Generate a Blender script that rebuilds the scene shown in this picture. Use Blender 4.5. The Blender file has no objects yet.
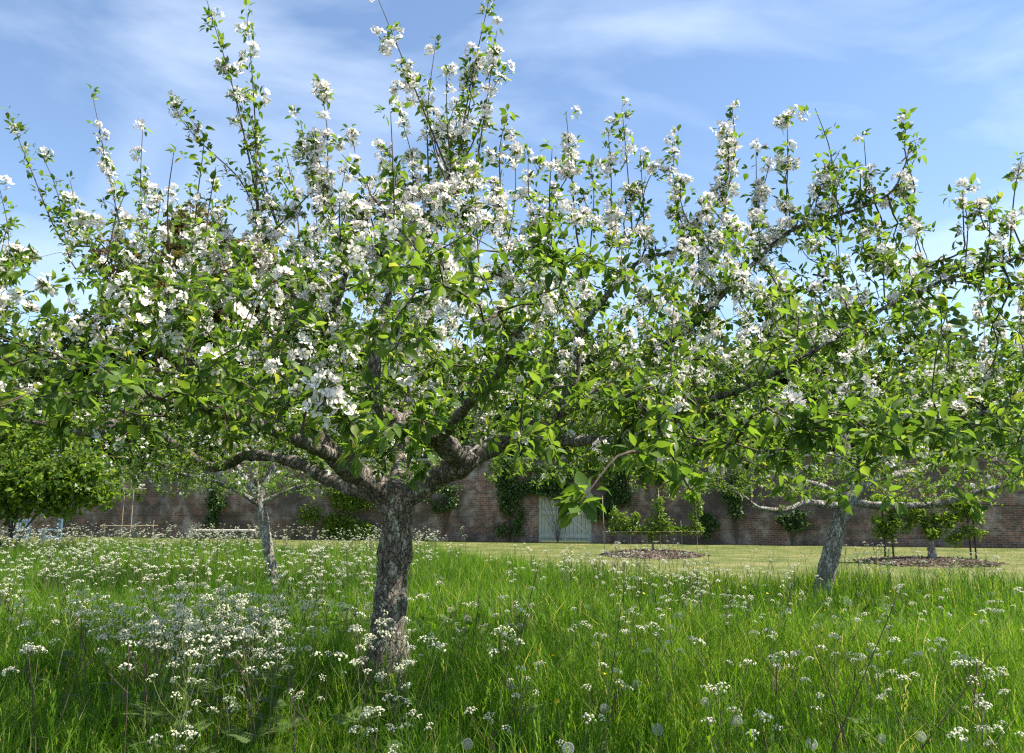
import bpy, math, random
import numpy as np
from mathutils import Vector
rng = np.random.default_rng(7)
random.seed(7)
R = math.radians
S = bpy.context.scene
COL = S.collection

# ------------------------------------------------------------------ camera
FPX, CX, CY, PITCH, EYE = 800.0, 512.0, 376.5, R(8.77), 1.6
cd = bpy.data.cameras.new('camera'); cam = bpy.data.objects.new('camera', cd); COL.objects.link(cam)
cam.location = (0, 0, EYE); cam.rotation_euler = (math.pi/2 + PITCH, 0, 0)
cd.sensor_width = 36; cd.lens = FPX/1024*36; cd.clip_end = 3000; cd.clip_start = 0.05
S.camera = cam
S.render.resolution_x = 1024; S.render.resolution_y = 753
# ------------------------------------------------------------------ sky, sun, exposure
SUN_EL, SUN_AZ = R(57), R(96)          # azimuth measured from +Y (view direction) towards +X
w = bpy.data.worlds.new('World'); S.world = w; w.use_nodes = True
nt = w.node_tree; nt.nodes.clear()
out = nt.nodes.new('ShaderNodeOutputWorld'); bg = nt.nodes.new('ShaderNodeBackground')
sky = nt.nodes.new('ShaderNodeTexSky'); sky.sky_type = 'NISHITA'; sky.sun_disc = False
sky.sun_elevation = SUN_EL; sky.sun_rotation = SUN_AZ; sky.air_density = 1.0; sky.dust_density = 0.0; sky.ozone_density = 1.5
bg.inputs['Strength'].default_value = 0.104
tc = nt.nodes.new('ShaderNodeTexCoord'); mp = nt.nodes.new('ShaderNodeMapping')
mp.inputs['Rotation'].default_value = (0.2, 0.5, 0.9); mp.inputs['Scale'].default_value = (1.2, 2.6, 4.2); mp.inputs['Location'].default_value = (3.7, 1.3, 0.4)
ns = nt.nodes.new('ShaderNodeTexNoise'); ns.inputs['Scale'].default_value = 1.5; ns.inputs['Detail'].default_value = 7; ns.inputs['Roughness'].default_value = 0.52
ns.inputs['Distortion'].default_value = 0.5
rp = nt.nodes.new('ShaderNodeValToRGB'); rp.color_ramp.elements[0].position = 0.45; rp.color_ramp.elements[1].position = 0.78
rp.color_ramp.elements[0].color = (0.0, 0.0, 0.0, 1); rp.color_ramp.elements[1].color = (0.40, 0.40, 0.40, 1)
mx = nt.nodes.new('ShaderNodeMix'); mx.data_type = 'RGBA'
mx.inputs[7].default_value = (6.8, 7.5, 8.4, 1)
L = nt.links.new
L(tc.outputs['Generated'], mp.inputs['Vector']); L(mp.outputs['Vector'], ns.inputs['Vector']); L(ns.outputs['Fac'], rp.inputs['Fac'])
L(rp.outputs['Color'], mx.inputs[0]); L(sky.outputs['Color'], mx.inputs[6]); L(mx.outputs[2], bg.inputs['Color']); L(bg.outputs['Background'], out.inputs['Surface'])
sd = bpy.data.lights.new('sun', 'SUN'); sd.energy = 5.0; sd.angle = R(0.53); sd.color = (1.0, 0.94, 0.84)
sun = bpy.data.objects.new('sun', sd); COL.objects.link(sun)
to_sun = Vector((math.sin(SUN_AZ)*math.cos(SUN_EL), math.cos(SUN_AZ)*math.cos(SUN_EL), math.sin(SUN_EL)))
sun.rotation_euler = to_sun.to_track_quat('Z', 'Y').to_euler(); sun.location = (20, 10, 30)
S.view_settings.view_transform = 'Standard'; S.view_settings.look = 'None'; S.view_settings.gamma = 1; S.view_settings.exposure = 1.16
S.render.engine = 'CYCLES'
try:
    S.cycles.use_denoising = False; S.cycles.pixel_filter_type = 'BLACKMAN_HARRIS'; S.cycles.filter_width = 1.25; S.cycles.denoiser = 'OPENIMAGEDENOISE'; S.cycles.denoising_input_passes = 'RGB_ALBEDO_NORMAL'
    S.cycles.max_bounces = 8; S.cycles.transmission_bounces = 6; S.cycles.diffuse_bounces = 4; S.cycles.glossy_bounces = 2
    S.cycles.use_adaptive_sampling = False; S.cycles.sample_clamp_indirect = 6
except Exception: pass

# ------------------------------------------------------------------ helpers
cp, sp_ = math.cos(PITCH), math.sin(PITCH)
FWD, UP, RT = np.array([0, cp, sp_]), np.array([0, -sp_, cp]), np.array([1., 0, 0])
def P(px, py, D):
    """point of the place at distance D along +Y seen in direction px, py"""
    d = FWD + (px-CX)/FPX*RT + (CY-py)/FPX*UP
    return np.array([0, 0, EYE]) + d*(D/d[1])
def proj(p):
    v = np.asarray(p, float) - np.array([0, 0, EYE]); z = v @ FWD
    z = np.where(np.abs(z) < 1e-6, 1e-6, z)
    return CX + FPX*(v @ RT)/z, CY - FPX*(v @ UP)/z, z
def nrm(a):
    a = np.asarray(a, float); return a/np.maximum(np.linalg.norm(a, axis=-1, keepdims=True), 1e-9)

def make_mesh(name, V, F, mats, t=None, mi=None, smooth=False):
    V = np.asarray(V, np.float32); F = np.asarray(F, np.int32); k = F.shape[1]
    m = bpy.data.meshes.new(name)
    m.vertices.add(len(V)); m.vertices.foreach_set('co', V.ravel())
    m.loops.add(F.size); m.loops.foreach_set('vertex_index', F.ravel())
    m.polygons.add(len(F)); m.polygons.foreach_set('loop_start', np.arange(0, F.size, k, dtype=np.int32))
    for x in (mats if isinstance(mats, (list, tuple)) else [mats]): m.materials.append(x)
    if mi is not None: m.polygons.foreach_set('material_index', np.asarray(mi, np.int32))
    m.polygons.foreach_set('use_smooth', np.full(len(F), smooth, dtype=bool))
    if t is not None:
        a = m.attributes.new('t', 'FLOAT', 'POINT'); a.data.foreach_set('value', np.asarray(t, np.float32))
    m.update(calc_edges=True)
    return m
def link(name, mesh, parent=None, loc=None, rot=None, label=None, cat=None, group=None, kind=None):
    o = bpy.data.objects.new(name, mesh); COL.objects.link(o)
    if parent is not None: o.parent = parent
    if loc is not None: o.location = loc
    if rot is not None: o.rotation_euler = rot
    if label: o['label'] = label
    if cat: o['category'] = cat
    if group: o['group'] = group
    if kind: o['kind'] = kind
    return o
def empty(name, loc, label, cat, group=None, rz=0):
    o = link(name, None, None, loc, (0, 0, rz), label, cat, group); o.empty_display_size = 0.2
    return o

class MB:
    """collects quads (tris stored as quads are not allowed; boxes and tubes only)"""
    def __init__(s): s.V = []; s.F = []; s.T = []; s.n = 0
    def add(s, V, F, t=0.5):
        V = np.asarray(V, float); s.V.append(V); s.F.append(np.asarray(F) + s.n); s.n += len(V)
        s.T.append(np.full(len(V), t) if np.isscalar(t) else t)
    def box(s, c, d, rot=None, t=0.5):
        x, y, z = np.asarray(d)/2.
        V = np.array([[sx*x, sy*y, sz*z] for sz in (-1, 1) for sy in (-1, 1) for sx in (-1, 1)])
        if rot is not None: V = V @ np.asarray(rot).T
        s.add(V + np.asarray(c), [[0, 2, 3, 1], [4, 5, 7, 6], [0, 1, 5, 4], [2, 6, 7, 3], [0, 4, 6, 2], [1, 3, 7, 5]], t)
    def tube(s, pts, rad, sides=6, rough=0., cap=True, t=0.5):
        pts = np.asarray(pts, float); n = len(pts); rad = np.full(n, rad) if np.isscalar(rad) else np.asarray(rad, float)
        tg = np.zeros_like(pts); tg[1:-1] = pts[2:]-pts[:-2]; tg[0] = pts[1]-pts[0]; tg[-1] = pts[-1]-pts[-2]; tg = nrm(tg)
        a = np.array([1., 0, 0]) if abs(tg[0][0]) < 0.8 else np.array([0, 1., 0])
        u = nrm(np.cross(tg[0], a)); ang = np.arange(sides)*2*math.pi/sides
        ca, sa = np.cos(ang)[:, None], np.sin(ang)[:, None]
        rings = []
        for i in range(n):
            u = nrm(u - tg[i]*np.dot(u, tg[i])); v = np.cross(tg[i], u)
            rr = rad[i]
            if rough: rr = rad[i]*(1 + rough*rnoise(pts[i]*7.0 + 0, ang))[:, None]
            rings.append(pts[i] + rr*(ca*u + sa*v))
        V = np.concatenate(rings); idx = np.arange(n*sides).reshape(n, sides)
        F = np.stack([idx[:-1], np.roll(idx[:-1], -1, 1), np.roll(idx[1:], -1, 1), idx[1:]], -1).reshape(-1, 4)
        if cap:
            e = len(V); V = np.concatenate([V, [pts[-1] + tg[-1]*rad[-1]*0.6]]); l = idx[-1]
            cf = [[l[j], l[(j+1) % sides], e, e] for j in range(sides)]
            # close with quads over pairs of sides
            cf = [[l[j], l[(j+1) % sides], l[(j+2) % sides], e] for j in range(0, sides-1, 2)] if sides % 2 == 0 else \
                 [[l[j], l[(j+1) % sides], l[(j+2) % sides], e] for j in range(0, sides-2, 2)]
            F = np.concatenate([F, np.array(cf)])
        s.add(V, F, t)
    def mesh(s, name, mats, smooth=True):
        return make_mesh(name, np.concatenate(s.V), np.concatenate(s.F), mats, np.concatenate(s.T), None, smooth)
def rnoise(p, ang):
    """cheap knobbly bark displacement"""
    a = np.sin(ang*2 + p[2]*1.3 + p[0]) + 0.8*np.sin(ang*3 - p[2]*2.1 + p[1]*1.7) + 0.6*np.sin(ang*5 + p[2]*4.3) + 0.5*np.sin(p[2]*2.7 + p[0]*3.1 + ang)
    return a/2.6 + rng.normal(0, 0.28, len(ang))
def smooth_path(pts, vals, step):
    """Catmull-Rom through pts, resampled; vals interpolated"""
    pts = np.asarray(pts, float); vals = np.asarray(vals, float); n = len(pts)
    e = np.concatenate([[2*pts[0]-pts[1]], pts, [2*pts[-1]-pts[-2]]]); oP = []; oV = []
    for i in range(n-1):
        a, b, c, d = e[i:i+4]; k = max(2, int(np.linalg.norm(c-b)/step))
        for q in range(k):
            t = q/k; oP.append(0.5*((2*b)+(-a+c)*t+(2*a-5*b+4*c-d)*t*t+(-a+3*b-3*c+d)*t**3)); oV.append(vals[i]*(1-t)+vals[i+1]*t)
    oP.append(pts[-1]); oV.append(vals[-1])
    return np.array(oP), np.array(oV)

def scatter(tv, tf, pos, xa, ya, za, sc):
    """copies of template (tv, tf) with frames (xa, ya, za) and scale"""
    n = len(pos); k = len(tv)
    sc = np.asarray(sc, float)
    if sc.ndim == 1: sc = np.repeat(sc[:, None], 3, 1)
    V = (pos[:, None, :] + (tv[None, :, 0:1]*sc[:, None, 0:1])*xa[:, None, :] + (tv[None, :, 1:2]*sc[:, None, 1:2])*ya[:, None, :]
         + (tv[None, :, 2:3]*sc[:, None, 2:3])*za[:, None, :]).reshape(-1, 3)
    F = (tf[None] + (np.arange(n)*k)[:, None, None]).reshape(-1, tf.shape[1])
    return V, F
def frames(d, nhint):
    """ya along d, za close to nhint"""
    ya = nrm(d); xa = nrm(np.cross(ya, nhint)); za = np.cross(xa, ya); return xa, ya, za

# ------------------------------------------------------------------ materials
def newmat(name):
    m = bpy.data.materials.new(name); m.use_nodes = True; n = m.node_tree; n.nodes.clear()
    o = n.nodes.new('ShaderNodeOutputMaterial'); return m, n, o
def ramp(n, stops):
    r = n.nodes.new('ShaderNodeValToRGB'); e = r.color_ramp.elements
    while len(e) < len(stops): e.new(0.5)
    for i, (p, c) in enumerate(stops): e[i].position = p; e[i].color = (*c, 1)
    return r
def leaf_mat(name, stops, trans=0.38, tcol=1.9, rough=0.42, spec=0.45):
    m, n, o = newmat(name)
    a = n.nodes.new('ShaderNodeAttribute'); a.attribute_name = 't'
    r = ramp(n, stops); n.links.new(a.outputs['Fac'], r.inputs['Fac'])
    b = n.nodes.new('ShaderNodeBsdfPrincipled'); b.inputs['Roughness'].default_value = rough; b.inputs['Specular IOR Level'].default_value = spec
    n.links.new(r.outputs['Color'], b.inputs['Base Color'])
    tr = n.nodes.new('ShaderNodeBsdfTranslucent')
    mu = n.nodes.new('ShaderNodeMix'); mu.data_type = 'RGBA'; mu.blend_type = 'MULTIPLY'; mu.inputs[0].default_value = 1
    mu.inputs[7].default_value = (tcol*1.05, tcol*1.0, tcol*0.45, 1)
    n.links.new(r.outputs['Color'], mu.inputs[6]); n.links.new(mu.outputs[2], tr.inputs['Color'])
    x = n.nodes.new('ShaderNodeMixShader'); x.inputs[0].default_value = trans
    n.links.new(b.outputs[0], x.inputs[1]); n.links.new(tr.outputs[0], x.inputs[2]); n.links.new(x.outputs[0], o.inputs['Surface'])
    return m
M_leaf = leaf_mat('apple_leaf', [(0, (0.034, 0.068, 0.014)), (0.45, (0.078, 0.145, 0.020)), (0.85, (0.145, 0.215, 0.038)), (1, (0.22, 0.24, 0.06))], 0.5, 2.1, 0.5, 0.30)
M_grass = leaf_mat('grass', [(0, (0.040, 0.102, 0.010)), (0.45, (0.092, 0.200, 0.014)), (0.8, (0.17, 0.275, 0.026)), (1, (0.42, 0.38, 0.17))], 0.48, 1.75, 0.6, 0.14)
M_herb = leaf_mat('herb_leaf', [(0, (0.045, 0.085, 0.022)), (1, (0.12, 0.18, 0.045))], 0.35, 1.7, 0.55, 0.3)
M_hazel = leaf_mat('hazel_leaf', [(0, (0.06, 0.12, 0.012)), (1, (0.17, 0.25, 0.025))], 0.45, 2.0)
M_climb = leaf_mat('climber_leaf', [(0, (0.028, 0.062, 0.016)), (1, (0.085, 0.15, 0.03))], 0.3, 1.7)
M_bgreen = leaf_mat('far_green_leaf', [(0, (0.032, 0.06, 0.018)), (1, (0.09, 0.13, 0.035))], 0.3, 1.6, 0.6, 0.2)
M_copper = leaf_mat('far_russet_leaf', [(0, (0.055, 0.052, 0.018)), (0.5, (0.125, 0.105, 0.035)), (1, (0.20, 0.155, 0.06))], 0.3, 1.5, 0.6, 0.2)
M_lawnblade = leaf_mat('mown_grass', [(0, (0.07, 0.105, 0.018)), (1, (0.18, 0.185, 0.055))], 0.35, 1.5, 0.6, 0.2)
def petal_mat(name, c0, c1, trans=0.3):
    m, n, o = newmat(name)
    a = n.nodes.new('ShaderNodeAttribute'); a.attribute_name = 't'
    r = ramp(n, [(0, c0), (1, c1)]); n.links.new(a.outputs['Fac'], r.inputs['Fac'])
    b = n.nodes.new('ShaderNodeBsdfPrincipled'); b.inputs['Roughness'].default_value = 0.7; b.inputs['Specular IOR Level'].default_value = 0.15
    tr = n.nodes.new('ShaderNodeBsdfTranslucent'); x = n.nodes.new('ShaderNodeMixShader'); x.inputs[0].default_value = trans
    n.links.new(r.outputs['Color'], b.inputs['Base Color']); n.links.new(r.outputs['Color'], tr.inputs['Color'])
    n.links.new(b.outputs[0], x.inputs[1]); n.links.new(tr.outputs[0], x.inputs[2]); n.links.new(x.outputs[0], o.inputs['Surface'])
    return m
M_petal = petal_mat('apple_petal', (0.84, 0.70, 0.67), (0.90, 0.875, 0.82))
M_stamen = petal_mat('stamen', (0.55, 0.52, 0.16), (0.70, 0.66, 0.28), 0.2)
M_umbel = petal_mat('parsley_floret', (0.60, 0.59, 0.38), (0.86, 0.83, 0.68), 0.3)
M_clock = petal_mat('dandelion_seed', (0.45, 0.44, 0.40), (0.72, 0.72, 0.68), 0.4)
M_yellow = petal_mat('buttercup_petal', (0.75, 0.55, 0.02), (0.85, 0.68, 0.03), 0.25)
def noise_mat(name, stops, scale, bump=0.3, bscale=None, rough=0.85, det=6, stretch=(1, 1, 1), spec=0.25):
    m, n, o = newmat(name)
    tcn = n.nodes.new('ShaderNodeTexCoord'); mpn = n.nodes.new('ShaderNodeMapping'); mpn.inputs['Scale'].default_value = stretch
    n.links.new(tcn.outputs['Object'], mpn.inputs['Vector'])
    t = n.nodes.new('ShaderNodeTexNoise'); t.inputs['Scale'].default_value = scale; t.inputs['Detail'].default_value = det; t.inputs['Roughness'].default_value = 0.62
    n.links.new(mpn.outputs['Vector'], t.inputs['Vector'])
    r = ramp(n, stops); n.links.new(t.outputs['Fac'], r.inputs['Fac'])
    b = n.nodes.new('ShaderNodeBsdfPrincipled'); b.inputs['Roughness'].default_value = rough; b.inputs['Specular IOR Level'].default_value = spec
    n.links.new(r.outputs['Color'], b.inputs['Base Color'])
    t2 = n.nodes.new('ShaderNodeTexNoise'); t2.inputs['Scale'].default_value = bscale or scale*3; t2.inputs['Detail'].default_value = 5
    n.links.new(mpn.outputs['Vector'], t2.inputs['Vector'])
    bp = n.nodes.new('ShaderNodeBump'); bp.inputs['Strength'].default_value = bump; bp.inputs['Distance'].default_value = 0.02
    n.links.new(t2.outputs['Fac'], bp.inputs['Height']); n.links.new(bp.outputs['Normal'], b.inputs['Normal'])
    n.links.new(b.outputs[0], o.inputs['Surface'])
    return m
def bark_mat(name, dark, mid, lichen, lich_pos, scale=22):
    m, n, o = newmat(name); lk = n.links.new
    tcn = n.nodes.new('ShaderNodeTexCoord')
    t1 = n.nodes.new('ShaderNodeTexNoise'); t1.inputs['Scale'].default_value = scale; t1.inputs['Detail'].default_value = 8; t1.inputs['Roughness'].default_value = 0.7
    vo = n.nodes.new('ShaderNodeTexVoronoi'); vo.feature = 'DISTANCE_TO_EDGE'; vo.inputs['Scale'].default_value = scale*1.1; vo.inputs['Randomness'].default_value = 1
    t2 = n.nodes.new('ShaderNodeTexNoise'); t2.inputs['Scale'].default_value = scale*0.42; t2.inputs['Detail'].default_value = 7; t2.inputs['Roughness'].default_value = 0.72
    mpn = n.nodes.new('ShaderNodeMapping'); mpn.inputs['Scale'].default_value = (1.2, 1.2, 0.55)
    lk(tcn.outputs['Object'], mpn.inputs['Vector'])
    for q in (t1, t2): lk(mpn.outputs['Vector'], q.inputs['Vector'])
    t3 = n.nodes.new('ShaderNodeTexNoise'); t3.inputs['Scale'].default_value = scale*0.6; t3.inputs['Detail'].default_value = 4; lk(mpn.outputs['Vector'], t3.inputs['Vector'])
    sm = n.nodes.new('ShaderNodeVectorMath'); sm.operation = 'SCALE'; sm.inputs['Scale'].default_value = 0.16; lk(t3.outputs['Color'], sm.inputs[0])
    sa = n.nodes.new('ShaderNodeVectorMath'); sa.operation = 'ADD'; lk(mpn.outputs['Vector'], sa.inputs[0]); lk(sm.outputs[0], sa.inputs[1]); lk(sa.outputs[0], vo.inputs['Vector'])
    r1 = ramp(n, [(0.30, dark), (0.62, mid)]); lk(t1.outputs['Fac'], r1.inputs['Fac'])
    r2 = ramp(n, [(lich_pos, (0, 0, 0)), (lich_pos+0.07, (1, 1, 1))]); lk(t2.outputs['Fac'], r2.inputs['Fac'])
    x = n.nodes.new('ShaderNodeMix'); x.data_type = 'RGBA'; x.inputs[7].default_value = (*lichen, 1)
    lk(r2.outputs['Color'], x.inputs[0]); lk(r1.outputs['Color'], x.inputs[6])
    b = n.nodes.new('ShaderNodeBsdfPrincipled'); b.inputs['Roughness'].default_value = 0.9; b.inputs['Specular IOR Level'].default_value = 0.2
    ck = ramp(n, [(0.0, (0.25, 0.22, 0.2)), (0.07, (1, 1, 1))]); lk(vo.outputs['Distance'], ck.inputs['Fac'])
    xm = n.nodes.new('ShaderNodeMix'); xm.data_type = 'RGBA'; xm.blend_type = 'MULTIPLY'; xm.inputs[0].default_value = 0.6
    lk(x.outputs[2], xm.inputs[6]); lk(ck.outputs['Color'], xm.inputs[7]); lk(xm.outputs[2], b.inputs['Base Color'])
    ad = n.nodes.new('ShaderNodeMath'); ad.operation = 'ADD'; cr = ramp(n, [(0, (0, 0, 0)), (0.12, (1, 1, 1))]); lk(vo.outputs['Distance'], cr.inputs['Fac'])
    lk(cr.outputs['Color'], ad.inputs[0]); lk(t1.outputs['Fac'], ad.inputs[1])
    bp = n.nodes.new('ShaderNodeBump'); bp.inputs['Strength'].default_value = 1.0; bp.inputs['Distance'].default_value = 0.02
    lk(ad.outputs[0], bp.inputs['Height']); lk(bp.outputs['Normal'], b.inputs['Normal']); lk(b.outputs[0], o.inputs['Surface'])
    return m
M_bark = bark_mat('apple_bark', (0.065, 0.053, 0.042), (0.28, 0.24, 0.195), (0.52, 0.49, 0.42), 0.53)
M_bark2 = bark_mat('lichened_bark', (0.10, 0.082, 0.068), (0.32, 0.275, 0.23), (0.40, 0.40, 0.35), 0.48, 16)
M_twig = noise_mat('twig', [(0.3, (0.045, 0.030, 0.024)), (0.7, (0.13, 0.10, 0.075))], 30, 0.2)
M_twig2 = noise_mat('pale_twig', [(0.3, (0.08, 0.062, 0.05)), (0.7, (0.26, 0.22, 0.18))], 14, 0.2)
M_stem = noise_mat('parsley_stem', [(0.3, (0.06, 0.085, 0.025)), (0.7, (0.13, 0.16, 0.05))], 9, 0.1, spec=0.3)
M_stemdark = noise_mat('dry_stem', [(0.3, (0.05, 0.035, 0.03)), (0.7, (0.12, 0.085, 0.06))], 9, 0.1)
M_soil = noise_mat('soil_under_grass', [(0.3, (0.022, 0.035, 0.010)), (0.7, (0.055, 0.075, 0.02))], 6, 0.5)
M_lawn = noise_mat('lawn', [(0.3, (0.055, 0.085, 0.016)), (0.5, (0.115, 0.13, 0.03)), (0.68, (0.21, 0.185, 0.075))], 0.9, 0.5, 60)
M_mulch = noise_mat('mulch', [(0.3, (0.05, 0.034, 0.025)), (0.55, (0.14, 0.10, 0.075)), (0.75, (0.30, 0.225, 0.17))], 14, 0.9, 30)
M_cane = noise_mat('bamboo_cane', [(0.3, (0.24, 0.19, 0.12)), (0.7, (0.40, 0.33, 0.22))], 12, 0.1)
M_postdark = noise_mat('dark_post', [(0.3, (0.03, 0.025, 0.022)), (0.7, (0.075, 0.06, 0.05))], 12, 0.2)
M_plank = noise_mat('pale_timber', [(0.3, (0.42, 0.37, 0.29)), (0.7, (0.62, 0.57, 0.47))], 8, 0.2, stretch=(1, 8, 8))
M_blue = noise_mat('blue_paint', [(0.3, (0.08, 0.14, 0.20)), (0.7, (0.15, 0.22, 0.29))], 7, 0.1, rough=0.55)
M_gate = noise_mat('sage_paint', [(0.3, (0.30, 0.32, 0.26)), (0.7, (0.46, 0.48, 0.40))], 5, 0.15, rough=0.6, stretch=(3, 3, 0.6))
M_iron = noise_mat('iron', [(0.3, (0.03, 0.03, 0.03)), (0.7, (0.07, 0.06, 0.055))], 20, 0.1, rough=0.6)
M_stone = noise_mat('coping_stone', [(0.3, (0.20, 0.18, 0.15)), (0.7, (0.38, 0.35, 0.30))], 4, 0.4)
def brick_mat():
    m, n, o = newmat('old_brick'); lk = n.links.new
    tcn = n.nodes.new('ShaderNodeTexCoord'); mpn = n.nodes.new('ShaderNodeMapping'); mpn.inputs['Rotation'].default_value = (math.pi/2, 0, 0)
    lk(tcn.outputs['Object'], mpn.inputs['Vector'])
    br = n.nodes.new('ShaderNodeTexBrick'); br.inputs['Scale'].default_value = 1; br.inputs['Brick Width'].default_value = 0.225; br.inputs['Row Height'].default_value = 0.075
    br.inputs['Mortar Size'].default_value = 0.011; br.inputs['Mortar Smooth'].default_value = 0.3; br.inputs['Bias'].default_value = 0
    br.inputs['Color1'].default_value = (0.30, 0.125, 0.075, 1); br.inputs['Color2'].default_value = (0.12, 0.07, 0.05, 1); br.inputs['Mortar'].default_value = (0.30, 0.265, 0.22, 1)
    lk(mpn.outputs['Vector'], br.inputs['Vector'])
    def noise(sc, det, ro=0.6):
        t = n.nodes.new('ShaderNodeTexNoise'); t.inputs['Scale'].default_value = sc; t.inputs['Detail'].default_value = det; t.inputs['Roughness'].default_value = ro
        lk(tcn.outputs['Object'], t.inputs['Vector']); return t
    # per-area tone, lime bloom, soot, moss
    lime = ramp(n, [(0.48, (0, 0, 0)), (0.58, (0.74, 0.74, 0.74))]); lk(noise(1.4, 12, 0.8).outputs['Fac'], lime.inputs['Fac'])
    x1 = n.nodes.new('ShaderNodeMix'); x1.data_type = 'RGBA'; x1.inputs[7].default_value = (0.45, 0.40, 0.34, 1)
    lk(lime.outputs['Color'], x1.inputs[0]); lk(br.outputs['Color'], x1.inputs[6])
    soot = ramp(n, [(0.40, (0, 0, 0)), (0.56, (0.80, 0.80, 0.80))]); lk(noise(0.33, 12, 0.74).outputs['Fac'], soot.inputs['Fac'])
    x2 = n.nodes.new('ShaderNodeMix'); x2.data_type = 'RGBA'; x2.inputs[7].default_value = (0.05, 0.045, 0.038, 1)
    lk(soot.outputs['Color'], x2.inputs[0]); lk(x1.outputs[2], x2.inputs[6])
    sx = n.nodes.new('ShaderNodeSeparateXYZ'); lk(tcn.outputs['Object'], sx.inputs[0])
    b = n.nodes.new('ShaderNodeBsdfPrincipled'); b.inputs['Roughness'].default_value = 0.92; b.inputs['Specular IOR Level'].default_value = 0.15
    lk(x2.outputs[2], b.inputs['Base Color'])
    bp = n.nodes.new('ShaderNodeBump'); bp.invert = True; bp.inputs['Strength'].default_value = 0.7; bp.inputs['Distance'].default_value = 0.012
    lk(br.outputs['Fac'], bp.inputs['Height']); lk(bp.outputs['Normal'], b.inputs['Normal']); lk(b.outputs[0], o.inputs['Surface'])
    return m
M_brick = brick_mat()

# ------------------------------------------------------------------ ground
def vnoise(x, y, s, seed=0):
    """smooth 2-D variation from summed sines, about -1..1"""
    r = np.random.default_rng(seed + 99); v = np.zeros_like(np.asarray(x, float))
    for k in range(6):
        a = r.uniform(0, 6.28); f = s*r.uniform(0.5, 2.2); v = v + np.sin(f*(x*math.cos(a)+y*math.sin(a)) + r.uniform(0, 6.28))
    return v/3.0
def grid(name, x0, x1, y0, y1, nx, ny, zf, mat, label=None, kind='structure'):
    X, Y = np.meshgrid(np.linspace(x0, x1, nx), np.linspace(y0, y1, ny)); Z = zf(X, Y)
    V = np.stack([X, Y, Z], -1).reshape(-1, 3); i = np.arange(nx*ny).reshape(ny, nx)
    F = np.stack([i[:-1, :-1], i[:-1, 1:], i[1:, 1:], i[1:, :-1]], -1).reshape(-1, 4)
    return link(name, make_mesh(name, V, F, mat, None, None, True), kind=kind, label=label)
grid('ground', -900, 900, -300, 1500, 40, 40, lambda x, y: x*0, M_soil)
def meadow_edge(x):
    return np.interp(x, [-30, -9, -4, -1, 1, 4, 9, 20], [27, 25.5, 23.5, 21.5, 17.2, 15.4, 14.3, 13.8]) + 0.35*np.sin(x*1.3) + 0.2*np.sin(x*3.1+1)
# mown lawn: one sheet between the meadow edge and the wall
WA = R(-13.0); WO = np.array([2.0, 30.9]); wdir = np.array([math.cos(WA), math.sin(WA)])
def wall_y(x): return WO[1] + (x-WO[0])*math.tan(WA)
xs = np.linspace(-34, 34, 120); V = []; F = []
for i, x in enumerate(xs):
    ya, yb = float(meadow_edge(x)) - 0.5, wall_y(x) + 0.05
    for j in range(5): V.append((x, ya + (yb-ya)*j/4, 0.004))
for i in range(len(xs)-1):
    for j in range(4): a = i*5+j; F.append((a, a+5, a+6, a+1))
link('lawn', make_mesh('lawn', V, F, M_lawn), kind='structure')

# ------------------------------------------------------------------ garden wall and gate
def wl(x, y, z): return np.array([WO[0] + x*math.cos(WA) - y*math.sin(WA), WO[1] + x*math.sin(WA) + y*math.cos(WA), z])
WH = 3.15; GW = 1.02; GH = 2.25
def box_obj(name, c, d, mat, parent, label=None, bev=0):
    b = MB(); b.box((0, 0, 0), d); return link(name, b.mesh(name, mat, False), parent, c, label=label)
wall = empty('garden_wall', (WO[0], WO[1], 0), 'long weathered red brick garden wall with pale lime stains behind the orchard', 'wall', rz=WA)
b = MB(); b.box((-24-GW/2-0.0, 0.18, WH/2), (48-GW, 0.36, WH)); b.box((20+GW/2, 0.18, WH/2), (40-GW, 0.36, WH)); b.box((0, 0.18, (WH+GH)/2), (2*GW-0.004, 0.352, WH-GH))
link('brickwork', b.mesh('brickwork', M_brick, False), wall)
for k in range(-32, 27):
    o = box_obj('coping_stone', (k*1.5+0.7, 0.18, WH+0.045), (1.488, 0.50, 0.09), M_stone, wall); o.rotation_euler = (0, 0, random.uniform(-.004, .004))
for z in (0.55, 0.95, 1.4, 1.85, 2.3):
    b = MB(); b.tube([(x, -0.045 + 0.004*math.sin(x*3), z + 0.006*math.sin(x*0.9)) for x in np.arange(1.6, 19.0, 0.8)], 0.004, 4)
    link('training_wire', b.mesh('training_wire', M_iron), wall)
    b = MB(); b.tube([(x, -0.045, z) for x in np.arange(-22, -1.6, 0.8)], 0.004, 4); link('training_wire', b.mesh('training_wire', M_iron), wall)
gate = empty('garden_gate', wl(0, 0.12, 0), 'pale sage green double boarded gate in the brick wall', 'gate', rz=WA)
for s in (-1, 1):
    box_obj('jamb', (s*(GW-0.05), 0, GH/2), (0.096, 0.13, GH-0.01), M_gate, gate)
    for k in range(6):
        o = box_obj('board', (s*(0.085+k*0.155), 0.0, 1.12), (0.140, 0.03, 2.12), M_gate, gate); o.location.y += random.uniform(-.004, .004)
    box_obj('backing', (s*0.485, 0.028, 1.12), (0.93, 0.016, 2.10), M_gate, gate)
    for z in (0.25, 1.12, 2.0): box_obj('rail', (s*0.475, -0.042, z), (0.90, 0.05, 0.15), M_gate, gate)
    for z0 in (0.33, 1.20):
        L_ = math.hypot(0.78, 0.70); a = math.atan2(0.70, 0.78)
        o = box_obj('brace', (s*0.475, -0.032, z0+0.36), (L_-0.10, 0.028, 0.10), M_gate, gate); o.rotation_euler = (0, -s*a if s < 0 else a, 0)
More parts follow.
